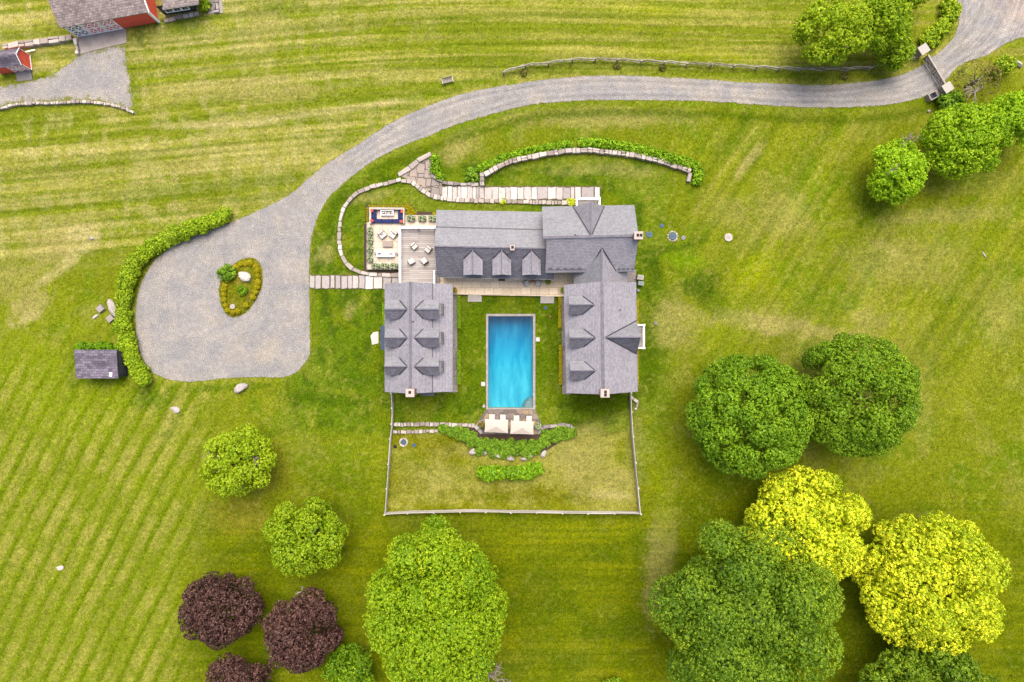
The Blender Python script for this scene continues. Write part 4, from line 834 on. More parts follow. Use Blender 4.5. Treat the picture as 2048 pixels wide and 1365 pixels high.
chimney(house, 1201.2, 778.3, 1219.2, 795.5, 10.0, 0, [(1211, 784.3), (1211, 790.7)])
for py_ in (600, 630, 720, 750): window(house, (W1.x + .65, P(0, py_, 2).y, 1.9), (-1, 0, 0), 1.1, 1.6); window(house, (E1.x - .45, P(0, py_, 2).y, 1.9), (1, 0, 0), 1.1, 1.6)
door(house, (W1.x + .65, P(0, 676, 1).y, .2), (-1, 0, 0), 1.2, 2.1)
for px_ in (1155, 1180, 1250): window(house, (P(px_, 785, 2).x, W2.y + .45, 1.9), (0, -1, 0), 1.1, 1.6)
# white balcony on the outer side of the right wing
def railing(parent, pts, z0, h=1.0, name='railing', posts=True, wd=.16, bal=True):
    m = MB()
    for i in range(len(pts) - 1):
        a_, b_ = Vector((*pts[i], z0 + h)), Vector((*pts[i + 1], z0 + h)); m.bar(a_, b_, wd, .08); m.bar(a_ - Vector((0, 0, h - .12)), b_ - Vector((0, 0, h - .12)), .07, .06)
        if bal:
            L = (b_ - a_).length
            for k in range(1, int(L / .16)): q = a_.lerp(b_, k * .16 / L); m.bar(q - Vector((0, 0, h - .13)), q - Vector((0, 0, .03)), .035)
    for p in pts: m.obox((p[0], p[1], z0 - .05), (.24, .24, h + .18))
    return m.build(name, M['white'], parent)
za = 3.0; bx0 = E1.x - .6; p0 = P(1288.3, 650.5, 4); p1 = P(1288.3, 696.5, 4)
m_ = MB(); m_.box(bx0, p0.x + .1, p1.y - .1, p0.y + .1, za - .2, za); bal = m_.build('balcony', M['deck'], house); railing(bal, [(bx0 + .3, p0.y), (p0.x, p0.y), (p0.x, p1.y), (bx0 + .3, p1.y)], za)
m_ = MB(); [m_.box(p0.x - .12, p0.x + .08, q.y - .1, q.y + .1, 0, za - .2) for q in (p0 + Vector((0, -.15, 0)), p1 + Vector((0, .15, 0)))]; m_.build('post', M['white'], bal)
# white porch on the upper side
p0 = P(1153.5, 397, 3.6); p1 = P(1199.3, 397, 3.6); yb = A1.y - .5
m_ = MB(); m_.box(p0.x, p1.x, yb, p0.y + .12, 2.45, 2.6); por = m_.build('porch', M['deck'], house); railing(por, [(p0.x, yb), (p0.x, p0.y), (p1.x, p1.y), (p1.x, yb)], 2.6, wd=.2)
m_ = MB(); [m_.box(q - .1, q + .1, p0.y - .15, p0.y + .05, 0, 2.45) for q in (p0.x + .15, p1.x - .15)]; m_.build('post', M['white'], por)

# left wing
c0 = P(838, 676, 0)
lwing = thing('guest_house', (c0.x, c0.y, 0), 'long slate-roofed wing with six small dormers, standing apart on the left of the pool', 'house')
Z = dict(w=4.8, r=7.6, b=5.64, e=4.3)
wx = P(770, 676, Z['w']).x; rx_ = P(820.7, 676, Z['r']).x; bx = P(865, 676, Z['b']).x; ex = P(904.8, 676, Z['e']).x
yt = P(0, 568, Z['w']).y; yb = P(0, 784.4, Z['w']).y
def V3(x, y, z): return Vector((x, y, z))
lw1 = roof(lwing, [V3(wx, yt, 4.8), V3(wx, yb, 4.8), V3(rx_, yb, 7.6), V3(rx_, yt, 7.6)], 'slate'); 
roof(lwing, [V3(rx_, yt, 7.6), V3(rx_, yb, 7.6), V3(bx, yb, 5.64), V3(bx, yt, 5.64)], 'slate'); roof(lwing, [V3(bx, yt, 5.64), V3(bx, yb, 5.64), V3(ex, yb, 4.3), V3(ex, yt, 4.3)], 'slate')
cap(lwing, (rx_, yt, 7.6), (rx_, yb, 7.6), .3); m_ = MB(); m_.bar((bx, yt, 5.66), (bx, yb, 5.66), .1, .07); m_.build('flashing', M['lead'], lwing)
body(lwing, 'y', [(wx + .4, 0), (wx + .4, 4.85), (rx_, 7.25), (bx, 5.35), (ex - .6, 4.3), (ex - .6, 0)], yb + .4, yt - .4)
plW = plane3(V3(wx, yt, 4.8), V3(wx, yb, 4.8), V3(rx_, yb, 7.6)); plE = plane3(V3(rx_, yt, 7.6), V3(rx_, yb, 7.6), V3(bx, yb, 5.64))
for ay_, h_ in ((619, 17.9), (676, 17.9), (733.4, 17.3)):
    dormer(lwing, plW, (814.5, ay_), (799, ay_ - h_), 768.6, 'x', -1, 'slate_shaded', mat2='slate_blue')  # shade painted on the lower dormer panes by the darker slate copy
    d2 = dormer(lwing, plE, (828.5, ay_), (846.8, ay_ - h_), 877.3, 'x', 1, 'slate_shaded', mat2='slate_blue')
    # little roof balcony in front of each inner dormer
    pA = P(877, ay_ - 10.5, 5.2); pB = P(887.3, ay_ + 12, 5.2); m_ = MB(); m_.box(pA.x, pB.x, pB.y, pA.y, 4.4, 5.08); bl = m_.build('balcony', M['greywood'], lwing)
    r_ = MB(); [r_.bar((pA.x, q, 5.55), (pB.x, q, 5.55), .06) for q in (pA.y, pB.y)]; r_.bar((pB.x, pA.y, 5.55), (pB.x, pB.y, 5.55), .08); [r_.bar((pB.x, pA.y + (pB.y - pA.y) * k / 4, 5.0), (pB.x, pA.y + (pB.y - pA.y) * k / 4, 5.55), .05) for k in range(5)]; r_.build('railing', M['lead'], bl)
chimney(lwing, 811.2, 778.2, 828.6, 794.6, 9.6, 0, [(819.6, 785.3)])
pA = P(760.8, 652, 3.0); pB = P(775, 699.7, 3.0); m_ = MB(); m_.slab([V3(pA.x, pA.y, 2.85), V3(pA.x, pB.y, 2.85), V3(pB.x, pB.y, 3.5), V3(pB.x, pA.y, 3.5)], .12); M['bluemetal'] = plain('blue_grey_metal_roof', alb(100, 112, 142), .5, .15, 2); pr = m_.build('porch_roof', M['bluemetal'], lwing)
m_ = MB(); [m_.box(pA.x + .1, pA.x + .28, q - .09, q + .09, 0, 2.75) for q in (pA.y - .2, pB.y + .2)]; m_.build('post', M['white'], pr)
pA = P(841, 783, 2.6); pB = P(868.5, 792, 2.6); m_ = MB(); m_.slab([V3(pA.x, pA.y + .3, 3.1), V3(pA.x, pB.y, 2.6), V3(pB.x, pB.y, 2.6), V3(pB.x, pA.y + .3, 3.1)], .12); m_.build('porch_roof', M['slate_shaded'], lwing)
for py_ in (600, 630, 720, 750): window(lwing, (ex - .6, P(0, py_, 2).y, 1.9), (1, 0, 0), 1.1, 1.6); window(lwing, (wx + .4, P(0, py_, 2).y, 1.9), (-1, 0, 0), 1.1, 1.6)
door(lwing, (ex - .6, P(0, 676, 1).y, .1), (1, 0, 0), 1.2, 2.1); door(lwing, (wx + .4, P(0, 676, 1).y, .1), (-1, 0, 0), 1.2, 2.1); door(lwing, (P(855, 780, 1).x, yb + .4, .1), (0, -1, 0), 1.1, 2.1)
window(lwing, (P(795, 780, 2).x, yb + .4, 2), (0, -1, 0), 1.1, 1.6)

for q0_, q1_, pr_ in ((s1, s2, house), (e1, e2, house), (A1, A2, house), (S1, RP(1176, 543.6, rSb), house), (W1, W2, house), (E1, E2, house), (V3(wx, yt, 4.8), V3(wx, yb, 4.8), lwing), (V3(ex, yt, 4.3), V3(ex, yb, 4.3), lwing)):
    m_ = MB(); m_.bar(q0_ - Vector((0, 0, .1)), q1_ - Vector((0, 0, .1)), .13, .1); m_.build('gutter', M['metal'], pr_)
for px_, py_, pl_, pr_ in ((1197.5, 531, rSb, house), (826, 643, plE, lwing), (1262, 702, rE, house), (985, 506, rsouth, house), (1150, 470, rN, house), (1240, 620, rE, house)):
    q = RP(px_, py_, pl_); m_ = MB(); m_.cyl((q.x, q.y), .09, .07, q.z - .1, q.z + .4, 8); m_.build('roof_vent', M['lead'], pr_)

# ------------------------------------------------------------------ pebble strips, terraces, deck
def quadP(pts, z): return [tuple(P(x, y, z)[:2]) for x, y in pts]
def ccw(pts):
    a_ = sum(pts[i][0] * pts[(i + 1) % len(pts)][1] - pts[(i + 1) % len(pts)][0] * pts[i][1] for i in range(len(pts))); return pts if a_ > 0 else pts[::-1]
def plat(name, pts, z0, z1, mat, kind='structure', label=None, parent=None):
    m = MB(); m.prism(ccw(quadP(pts, z1)), z0, z1); o = m.build(name, M[mat], parent); return tag(o, label, kind=kind)
M['pebble'] = gravelmat('pebble', (178, 168, 164), False)
plat('pebble_strip', [(898,590),(914,590),(915,785),(898,785)], -.05, .05, 'pebble')
plat('pebble_strip', [(1122.5,596),(1140,596),(1140,790),(1125,788)], -.05, .05, 'pebble')
plat('pebble_strip', [(1245,540),(1272,540),(1272,568),(1245,568)], -.05, .05, 'pebble')
plat('terrace', [(878,553),(1108,553),(1108,546),(1150,546),(1150,570),(1135,573),(1135,593.6),(906,589.4),(906,570),(878,568)], -.05, .5, 'terrace_paver')
plat('patio', [(734.5,445),(738.6,445),(738.6,415.4),(808,415.6),(808,431.5),(876,431.5),(876,470),(806,470),(806,538),(734.5,538)], -.05, .5, 'paver')
m_ = MB()
for q in ([(733.3,445.5),(735.3,445.5),(735.3,538.5),(733.3,538.5)], [(733.3,537.6),(797.5,537.6),(797.5,539.4),(733.3,539.4)], [(810,430.6),(875,430.6),(875,432.3),(810,432.3)]): m_.prism(ccw(quadP(q, .58)), -.05, .58)
tag(m_.build('patio_kerb', M['palepaver']), 'pale stone kerb edging the raised patio', 'kerb')
plat('mulch_bed', [(727.5,448),(733.3,448),(733.3,541.5),(796,541.5),(796,547),(727.5,547)], -.04, .03, 'mulch')
plat('mulch_bed', [(731,409.5),(822,409.5),(832,423),(874,425),(874,431),(809,431),(809,415),(738,415),(738,446),(731,446)], -.04, .03, 'mulch')
plat('mulch_bed', smooth([(876,852),(953,853),(966,868),(1075,868),(1086,858),(1145,852),(1150,868),(1120,884),(1092,903),(1060,913),(1000,913),(955,900),(905,876)], 1), -.04, .035, 'mulch')
dk0 = P(800, 456.5, 1.0); dk1 = P(874, 569, 1.0)
deck = thing('deck', ((dk0.x + dk1.x) / 2, (dk0.y + dk1.y) / 2, 0), 'raised weathered wooden deck with white railing between the patio and the house', 'deck')
m_ = MB(); m_.box(dk0.x, P(879, 0, 1).x, dk1.y, dk0.y, -.05, 1.0); m_.build('floor', M['deck'], deck)
rz_ = 1.0; q0 = P(799.8, 455.3, 2); q1 = P(870, 455.3, 2); q2 = P(799.8, 566, 2); railing(deck, [(q1.x, q1.y), (q0.x + (q1.x - q0.x) * .52, q0.y), (q0.x, q0.y), (q0.x, (q0.y + q2.y) / 2), (q2.x, q2.y - .1)], 1.0, wd=.26)
q3 = P(868.6, 543, 2); q4 = P(868.6, 566, 2); railing(deck, [(q3.x, q3.y), (q4.x, q4.y)], 1.0, wd=.2)
def steps(px0, py0, px1, py1, label):
    a_ = P(px0, py1, .2); b_ = P(px1, py0, .4); o = thing('steps', ((a_.x + b_.x) / 2, (a_.y + b_.y) / 2, 0), label, 'steps', 'stone steps from the terrace to the pool lawn')
    m = MB(); n = 3; dy = (b_.y - a_.y) / n
    for i in range(n): m.box(a_.x + (.04 * i), b_.x - (.04 * i), a_.y + dy * i, b_.y + .02 * 0, -.05 + .0 * i, .12 * (i + 1) + .02)
    m.build('tread', M['slab'], o); return o
steps(935.6, 590.5, 963.2, 603.8, 'pale stone steps going down from the left part of the terrace to the pool lawn'); steps(1080.9, 593, 1108.6, 607, 'pale stone steps going down from the right part of the terrace to the pool lawn')
# pool patio
plat('pool_patio', [(972,819.5),(1070,819.5),(1083,849),(1087,853),(1073,869),(962,869),(951,851)], -.05, .14, 'flag')

# ------------------------------------------------------------------ pool
pc = P(1021.5, 723, 0); pool = thing('swimming_pool', (pc.x, pc.y, 0), 'rectangular blue swimming pool with pale stone coping in the middle of the court', 'pool')
OX = (P(972, 0, .12).x, P(1070.8, 0, .12).x); OY = (P(0, 819.2, .12).y, P(0, 628.2, .12).y); IX = (P(976.4, 0, .1).x, P(1065.9, 0, .1).x); IY = (P(0, 816, .1).y, P(0, 632.8, .1).y)
m_ = MB(); m_.box(OX[0], OX[1], IY[1], OY[1], -.2, .12); m_.box(OX[0], OX[1], OY[0], IY[0], -.2, .12); m_.box(OX[0], IX[0], IY[0], IY[1], -.2, .12); m_.box(IX[1], OX[1], IY[0], IY[1], -.2, .12); m_.build('coping', M['coping'], pool)
m, t, b = newmat('pool_plaster'); co = objco(t); 
t.links.new(ramp(t, noise(t, co, .28, 5, .6, (2.2, .5, 1)), [(0.30, (0.16, 0.36, 0.38, 1)), (0.48, (0.36, 0.52, 0.48, 1)), (0.60, (0.62, 0.66, 0.56, 1))]), b.inputs['Base Color']); b.inputs['Roughness'].default_value = .7; M['plaster'] = m
m_ = MB(); zD, zS = -2.5, -1.2; x0, x1 = IX; y0, y1 = IY; ym = y0 + (y1 - y0) * .42
F_ = [[(x0, y0, zS), (x1, y0, zS), (x1, ym, zS - .35), (x0, ym, zS - .35)], [(x0, ym, zS - .35), (x1, ym, zS - .35), (x1, y1 - 3, zD), (x0, y1 - 3, zD)], [(x0, y1 - 3, zD), (x1, y1 - 3, zD), (x1, y1, zD), (x0, y1, zD)],
      [(x0, y0, -.2), (x1, y0, -.2), (x1, y0, zS), (x0, y0, zS)], [(x1, y1, -.2), (x0, y1, -.2), (x0, y1, zD), (x1, y1, zD)],
      [(x0, y1, -.2), (x0, y0, -.2), (x0, y0, zS), (x0, ym, zS - .35), (x0, y1 - 3, zD), (x0, y1, zD)], [(x1, y0, -.2), (x1, y1, -.2), (x1, y1, zD), (x1, y1 - 3, zD), (x1, ym, zS - .35), (x1, y0, zS)]]
for f_ in F_: m_.poly(f_)
m_.build('basin', M['plaster'], pool)
m_ = MB()
for r_, z_ in ((1.45, -.72), (1.12, -.42)):
    n = 14; ar = [(x1 + r_ * math.cos(math.pi / 2 + math.pi / 2 * k / n), y0 + r_ * math.sin(math.pi / 2 + math.pi / 2 * k / n)) for k in range(n + 1)]; m_.prism([(x1, y0)] + ar, zS - .1, z_)
m_.build('pool_step', M['coping'], pool)
m, t, b = newmat('pool_water'); t.nodes.remove(b); tr = t.nodes.new('ShaderNodeBsdfTransparent'); gl = nd(t, 'ShaderNodeBsdfGlossy'); gl.inputs['Roughness'].default_value = .06
fr = t.nodes.new('ShaderNodeFresnel'); fr.inputs[0].default_value = 1.17; mxs = t.nodes.new('ShaderNodeMixShader'); t.links.new(fr.outputs[0], mxs.inputs[0]); t.links.new(tr.outputs[0], mxs.inputs[1]); t.links.new(gl.outputs[0], mxs.inputs[2])
bp = t.nodes.new('ShaderNodeBump'); bp.inputs['Strength'].default_value = .25; bp.inputs['Distance'].default_value = .05; t.links.new(noise(t, objco(t), 2.2, 4, .6), bp.inputs['Height']); t.links.new(bp.outputs[0], gl.inputs['Normal']); t.links.new(bp.outputs[0], fr.inputs['Normal'])
tr.inputs[0].default_value = (1, 1, 1, 1)
va = t.nodes.new('ShaderNodeVolumeAbsorption'); va.inputs[0].default_value = (0.0, 0.72, 0.875, 1); va.inputs[1].default_value = 1.0
om = t.nodes['Material Output']; t.links.new(mxs.outputs[0], om.inputs[0]); t.links.new(va.outputs[0], om.inputs[1]); M['water'] = m
m_ = MB(); m_.box(x0 - .02, x1 + .02, y0 - .02, y1 + .02, -3.2, -.06); m_.build('water', M['water'], pool)
for (x, y, s_) in ((1075.6, 679.3, 4.2), (966.3, 768.5, 4.2)):
    m_ = MB(); q = P(x, y, .08); m_.obox((q.x, q.y, -.04), (.56, .58, .14)); sk = m_.build('skimmer_pad', M['paleconcrete'], pool); m2 = MB(); m2.cyl((q.x, q.y), .16, .16, .1, .13); m2.build('lid', M['white'], sk)
m_ = MB(); [m_.cyl(P(x, y, 0)[:2], .1, .1, -2.55 + .0, -2.5) for x, y in ((1021, 676), (1021, 700))]; m_.build('drain', M['white'], pool)

# ------------------------------------------------------------------ walls of field stone, slabs, boulders
def stonewall(name, pts, width, h, label, mat='wallstone', ln=.75, seed=0, group=None, z0=-.05, cat='stone wall', taper=1):
    g_ = random.Random(seed); m = MB(); W_ = [P(x, y, h) for x, y in smooth(pts, 1, False)]; L = [0]
    for i in range(len(W_) - 1): L.append(L[-1] + (W_[i + 1] - W_[i]).length)
    def at(s_):
        s_ = min(max(s_, 0), L[-1] - 1e-4); i = max(j for j in range(len(L) - 1) if L[j] <= s_); f_ = (s_ - L[i]) / (L[i + 1] - L[i]); p = W_[i].lerp(W_[i + 1], f_); d_ = (W_[i + 1] - W_[i]).normalized(); return p, Vector((-d_.y, d_.x, 0))
    s_ = 0
    while s_ < L[-1] - .15:
        e = min(s_ + ln * g_.uniform(.6, 1.4), L[-1]); 
        if L[-1] - e < .3: e = L[-1]
        rows = 1 if (width < .6 or g_.random() < .6) else 2; gap = .03
        for k in range(rows):
            a0, n0 = at(s_ + gap); a1, n1_ = at(e - gap); o0 = -width / 2 + width * k / rows + gap * (k > 0); o1 = -width / 2 + width * (k + 1) / rows
            j = lambda: g_.uniform(-.08, .08)
            q = [a0 + n0 * (o0 + j()), a1 + n1_ * (o0 + j()), a1 + n1_ * (o1 + j()), a0 + n0 * (o1 + j())]; m.prism(ccw([(v[0], v[1]) for v in q]), z0, h + g_.uniform(-.05, .05), g_.random())
        s_ = e
    o = m.build(name, M[mat]); mod = o.modifiers.new('bevel', 'BEVEL'); mod.width = .035; mod.segments = 1
    return tag(o, label, cat, group)
stonewall('stone_wall', [(1382.5,342.8),(1334.6,325.3),(1295,314.7),(1255.5,308),(1216,304),(1176.4,299),(1136.8,301.5),(1097,306.8),(1057.7,314.7),(1018,322.6),(991.8,335.8),(969,350)], .62, .7, 'curved pale stone retaining wall arching under the low hedge above the house', seed=1)
stonewall('stone_pier', [(1380,346),(1378,364)], .5, .6, 'short grey stone pier at the right end of the curved retaining wall', 'greystone', seed=2); stonewall('stone_pier', [(964,345),(963.5,372)], .6, .6, 'short stone pier joining the curved retaining wall to the slab path', 'greystone', seed=3)
stonewall('stone_wall', [(802,359.5),(776.8,365.5),(745.4,372.5),(720,382),(701.5,396),(689,413.3),(682.7,429),(678.8,446),(678,468),(678.8,494),(682,508),(690,524),(703,538),(722,547),(750,550),(798,550)], .5, .35, 'low pale stone wall curving round the lawn left of the patio', seed=4, ln=.9)
stonewall('stone_wall', [(868,316),(860,324),(858,334),(861,346),(870,356),(883,363.5),(900,367),(920,368),(957,369.5)], .42, .4, 'low stone wall along the inner side of the flagstone fan', 'greystone', seed=5)
stonewall('stone_wall', [(802,362),(818,362),(832,370),(846,383),(860,391),(878,396),(905,400),(960,401.5),(1000,402.5),(1050,404),(1100,405.5),(1142,406)], .55, .3, 'low rubble stone wall along the lower edge of the slab path', seed=6, ln=.6)
stonewall('stone_wall', [(796,350),(812,342),(832,324),(846,315),(862,307)], .6, .35, 'row of long kerb stones on the upper left edge of the flagstone fan', seed=7, ln=2.2)
stonewall('stone_wall', [(786.8,849.5),(820,850),(850,849),(880,849),(915,850.5),(950,852)], .5, .35, 'upper row of pinkish stones left of the pool terrace', seed=8, ln=.62); stonewall('stone_wall', [(950,852),(957,858),(964,868)], .5, .4, 'short stone wall at the lower left corner of the pool terrace', 'greystone', seed=9)
stonewall('stone_wall', [(785.5,864.4),(820,865),(850,863),(876,862)], .42, .25, 'lower row of grey stones left of the azalea bed', seed=10, ln=.6)
stonewall('stone_wall', [(1086,855),(1110,852.5),(1143,850.5),(1146,860)], .5, .35, 'grey stone wall right of the pool terrace above the azaleas', 'greystone', seed=11, ln=1.0); stonewall('stone_wall', [(1075,869),(1086,856)], .4, .3, 'short stone edge at the lower right corner of the pool terrace', 'greystone', seed=12)
stonewall('stone_wall', [(-6,218),(33,208),(70,206),(101.7,206),(135,204),(165,203),(211,207),(241.5,213.5),(267,226)], .34, .45, 'long curved white stone edging below the barn yard', seed=13, ln=.5)
stonewall('stone_wall', [(4,93),(50,86),(100,80),(142,74)], .75, .7, 'pale stone wall running left from the barn doors', seed=14, ln=1.1); stonewall('stone_wall', [(148,76),(151,92),(156,98),(150,107)], .4, .5, 'short rubble wall beside the concrete ramp', seed=15, ln=.7)
stonewall('stone_wall', [(328,42),(355,34),(397,26)], .5, .3, 'stone edging in front of the barn annex', seed=16, ln=.8); stonewall('stone_wall', [(430,-6),(430,10),(432,25)], .7, .4, 'stone paving edge right of the barn annex', 'greystone', seed=17)
plat('patio', [(416,-10),(444,-10),(446,26),(416,28)], -.05, .06, 'concrete')
stonewall('stone_wall', [(1262,794),(1270,800),(1280,808),(1270,820)], .35, .3, 'low stone edging of the small planting outside the pool fence by the right wing', seed=18, ln=.7)
# flagstone fan and curved slab run
plat('path_bed', [(884,372.5),(1201,372.5),(1201,402),(884,399.5)], -.04, .03, 'earth'); plat('path_bed', [(620.5,550),(800,550),(800,579),(620.5,578)], -.04, .03, 'earth')
plat('path', [(800,352),(835,326),(862,309),(866,314),(858,326),(858,336),(861,347),(869,357),(884,366),(884,396),(862,391),(846,382),(832,368),(818,360)], -.03, .07, 'pathflag')
def slabthing(bounds, y0, y1, lab, grp, seed, z=.1):
    g_ = random.Random(seed); out = []
    for i, (xa, xb) in enumerate(bounds):
        j = lambda s_=1.2: g_.uniform(-s_, s_); m = MB()
        pts = [(xa + .5 + j(.5), y1 + j(1.5)), ((xa + xb) / 2 + j(), y1 + j(1.6)), (xb - .5 + j(.5), y1 + j(1.5)), (xb - .5 + j(.4), (y0 + y1) / 2), (xb - .5 + j(.5), y0 + j(1.2)), ((xa + xb) / 2 + j(), y0 + j(1.2)), (xa + .5 + j(.5), y0 + j(1.2)), (xa + .5 + j(.4), (y0 + y1) / 2)]
        m.prism(ccw(quadP(pts, z)), -.04, z, g_.random()); o = m.build('path_slab', M['slab']); mod = o.modifiers.new('bevel', 'BEVEL'); mod.width = .03; mod.segments = 1
        tag(o, lab(i, len(bounds)), 'path slab', grp); out.append(o)
    return out
ordn = ['first', 'second', 'third', 'fourth', 'fifth', 'sixth', 'seventh', 'eighth', 'ninth', 'tenth', 'eleventh', 'twelfth', 'thirteenth', 'fourteenth', 'fifteenth', 'sixteenth', 'seventeenth']
bb = [969,984,997,1011,1020.6,1034.6,1047.5,1062.5,1074.3,1095.8,1112,1125.9,1141,1149]
slabthing([(bb[i], bb[i + 1]) for i in range(len(bb) - 1)], 375, 399, lambda i, n: 'pale slab of the straight path above the house, %s from its left end' % ordn[i], 'slabs of the upper path', 1)
slabthing([(1150,1162),(1163,1188),(1189,1199.5)], 374.5, 400, lambda i, n: ['narrow grey landing slab nearest the slab path above the porch', 'broad square landing slab above the porch', 'right-hand narrow landing slab above the porch'][i], 'landing slabs', 2)
bb = [884,895,904.6,914.3,921.8,934.7,945.4,951.9,958.3,968.5]
slabthing([(bb[i], bb[i + 1]) for i in range(len(bb) - 1)], 373.5, 397, lambda i, n: 'grey slab between the two low walls right of the flagstone fan, %s from the fan' % ordn[i], 'slabs beside the flagstone fan', 3, .09)
bb = [(75,155),(160,255),(268,392),(408,475),(490,570),(580,680),(685,765),(760,860),(865,960),(966,1092),(1098,1240),(1250,1385),(1390,1500)]
slabthing([(610 + a_ / 8.028, 610 + b_ / 8.028) for a_, b_ in bb], 552, 577, lambda i, n: 'white slab of the path from the gravel to the left wing, %s from the gravel' % ordn[i], 'slabs of the lower path', 4)
m_ = MB(); m_.prism(ccw(quadP([(741,672),(746,665),(757,663.5),(757,687),(744,690)], .12)), -.04, .12, .8); tag(m_.build('door_slab', M['slab']), 'pale doorstep slab in front of the left wing side porch', 'slab')
plat('ground_strip', [(622,551),(800,551),(800,579),(622,578)], -.04, .022, 'mulch') if False else None
_bs = {}
def rock(px, py, sx, sy, h, rz, label, seed, mat='boulder', cat='boulder', name='boulder', group=None):
    bm = bmesh.new(); bmesh.ops.create_icosphere(bm, subdivisions=3, radius=1); g_ = np.random.default_rng(seed); dirs = g_.normal(size=(9, 3)); dirs /= np.linalg.norm(dirs, axis=1)[:, None]; off = g_.uniform(.55, .85, 9)
    for v in bm.verts:
        n_ = np.array(v.co.normalized()); r_ = 1.0
        for d_, o_ in zip(dirs, off):
            q = n_ @ d_
            if q > 1e-3: r_ = min(r_, o_ / q)
        v.co = Vector(n_ * r_ * (1 + .03 * math.sin(n_[0] * 11 + seed) * math.sin(n_[1] * 9)))
    me = bpy.data.meshes.new(name); bm.to_mesh(me); bm.free(); me.materials.append(M[mat]); o = bpy.data.objects.new(name, me); COL.objects.link(o)
    p = P(px, py, h * .6); o.location = (p.x, p.y, h * .25); o.scale = (sx * K / 2 * 1.25, sy * K / 2 * 1.25, h * .9); o.rotation_euler = (0, 0, R(rz)); return tag(o, label, cat, group)
rock(489.6, 554.5, 27, 17, .9, -28, 'white boulder on the grassy gravel island', 3); rock(480, 777, 25, 15, .8, 20, 'grey white boulder on the lawn below the turning circle', 4, 'greyboulder')
rock(349, 819, 18, 12, .3, -20, 'flat white stone lying alone on the lawn left of the round tree', 5); rock(224, 616.5, 36, 15, .6, -58, 'long flat-topped rock beside two square stone seats', 6, 'greyboulder', 'rock')
for x, y, lb in ((199.3, 617.8, 'upper left'), (219, 637.6, 'lower')):
    m_ = MB(); p = P(x, y, .45); m_.obox((p.x, p.y, -.05), (.88, .82, .5), R(38), .5); o = m_.build('stone_block', M['greystone'], bevel=.03); tag(o, '%s one of two square grey stone blocks beside the tall hedge' % lb, 'stone block', 'stone blocks')
rock(190, 634, 14, 6, .25, 40, 'small pale stone by the square stone seats', 8, 'boulder', 'stone', 'stone')
for i, (x, y, a_, b_, lb) in enumerate([(946,904,17,11,'bluish boulder at the left end of the row below the azaleas'),(993,912,18,9,'flat brown boulder, second from the left below the azaleas'),(1020,916,16,10,'grey boulder in the middle of the row below the azaleas'),(1061,912,10,8,'small blue grey boulder below the azaleas right of the middle'),(1087,909,14,9,'upright pale boulder at the right end of the row below the azaleas'),(968,907,16,6,'low brown stone between the two left boulders below the azaleas'),(1048,919,12,6,'low grey stone right of the middle boulder below the azaleas')]): rock(x, y, a_, b_, .55, [0, -5, -20, 10, 60, -8, 0][i], lb, 20 + i, 'boulder' if i == 4 else 'greyboulder')
rock(967.5, 813, 5, 6, .3, 0, 'small pale stone at the lower left corner of the pool', 31, 'boulder', 'stone', 'stone'); rock(1101, 634, 5, 5, .25, 0, 'small orange stone on the lawn right of the pool', 32, 'terracotta', 'stone', 'stone')
rock(2038, 128, 16, 8, .6, -40, 'white rocks by the bushes at the right edge above the rust-brown tree', 33); rock(1859, 222, 6, 5, .4, 0, 'small white stone below the gate', 34, 'boulder', 'stone', 'stone')
rock(1969, 510, 12, 3, .15, -60, 'short pale stick lying on the right lawn', 35, 'boulder', 'stick', 'stick'); rock(119, 1136, 13, 9, .06, 10, 'small bare pale stone patch in the lower left hay stripes', 36, 'boulder', 'stone', 'stone')
rock(182, 477, 9, 6, .3, -30, 'small grey stone on the dry grass left of the hedge', 37, 'greyboulder', 'stone', 'stone')
def lid(px, py, r, label, mat='bluelid', ring=None, cat='manhole cover', z=.1, seed=1):
    p = P(px, py, z); o = thing('manhole_cover', (p.x, p.y, 0), label, cat, 'round covers in the lawn'); m = MB(); m.cyl(p[:2], r * K, r * K * .96, -.05, z, 20); m.build('cover', M[mat], o)
    m = MB(); [m.obox((p.x, p.y, z), (r * K * 1.5, .05, .03), R(a_)) for a_ in (0, 60, 120)]; m.build('rib', M[mat], o)
    if ring:
        g_ = random.Random(seed); m = MB()
        for k in range(11): a_ = 6.283 * k / 11; q = (p.x + math.cos(a_) * (r * K + .16), p.y + math.sin(a_) * (r * K + .16)); m.obox((q[0], q[1], -.05), (g_.uniform(.2, .34), g_.uniform(.18, .26), g_.uniform(.1, .16)), a_ + 1.57, g_.random())
        m.build('stone_ring', M['wallstone'], o)
    return o
lid(1298.7, 469.3, 6.5, 'larger blue round cover nearest the house chimney'); lid(1323.6, 451.7, 4.3, 'small blue round cover, highest of the group right of the house'); lid(1345.6, 472.8, 7, 'blue round cover ringed with pale stones', ring=1); lid(1366.7, 476, 4.3, 'small grey rimmed round cover right of the stone-ringed one', 'metal'); lid(1457.3, 475, 8.4, 'pale round concrete cover alone on the right lawn', 'paleconcrete', z=.2)
lid(1311.6, 646.8, 3.4, 'small dark round drain cover near the outer balcony', 'metal'); lid(1091, 616, 3.8, 'blue round cover between the pool and the right wing'); lid(807, 885, 5, 'blue round cover ringed with stones inside the left side of the pool fence', ring=1, seed=3); lid(828, 891, 4, 'small blue round cover beside the stone-ringed one inside the pool fence'); lid(790, 894, 3.5, 'black round cover close to the pool fence', 'black'); lid(244.5, 549.5, 5, 'blue round cover at the outer edge of the tall hedge'); lid(464.7, 613.5, 5, 'round pale disc on the gravel island', 'paleconcrete', z=.4)
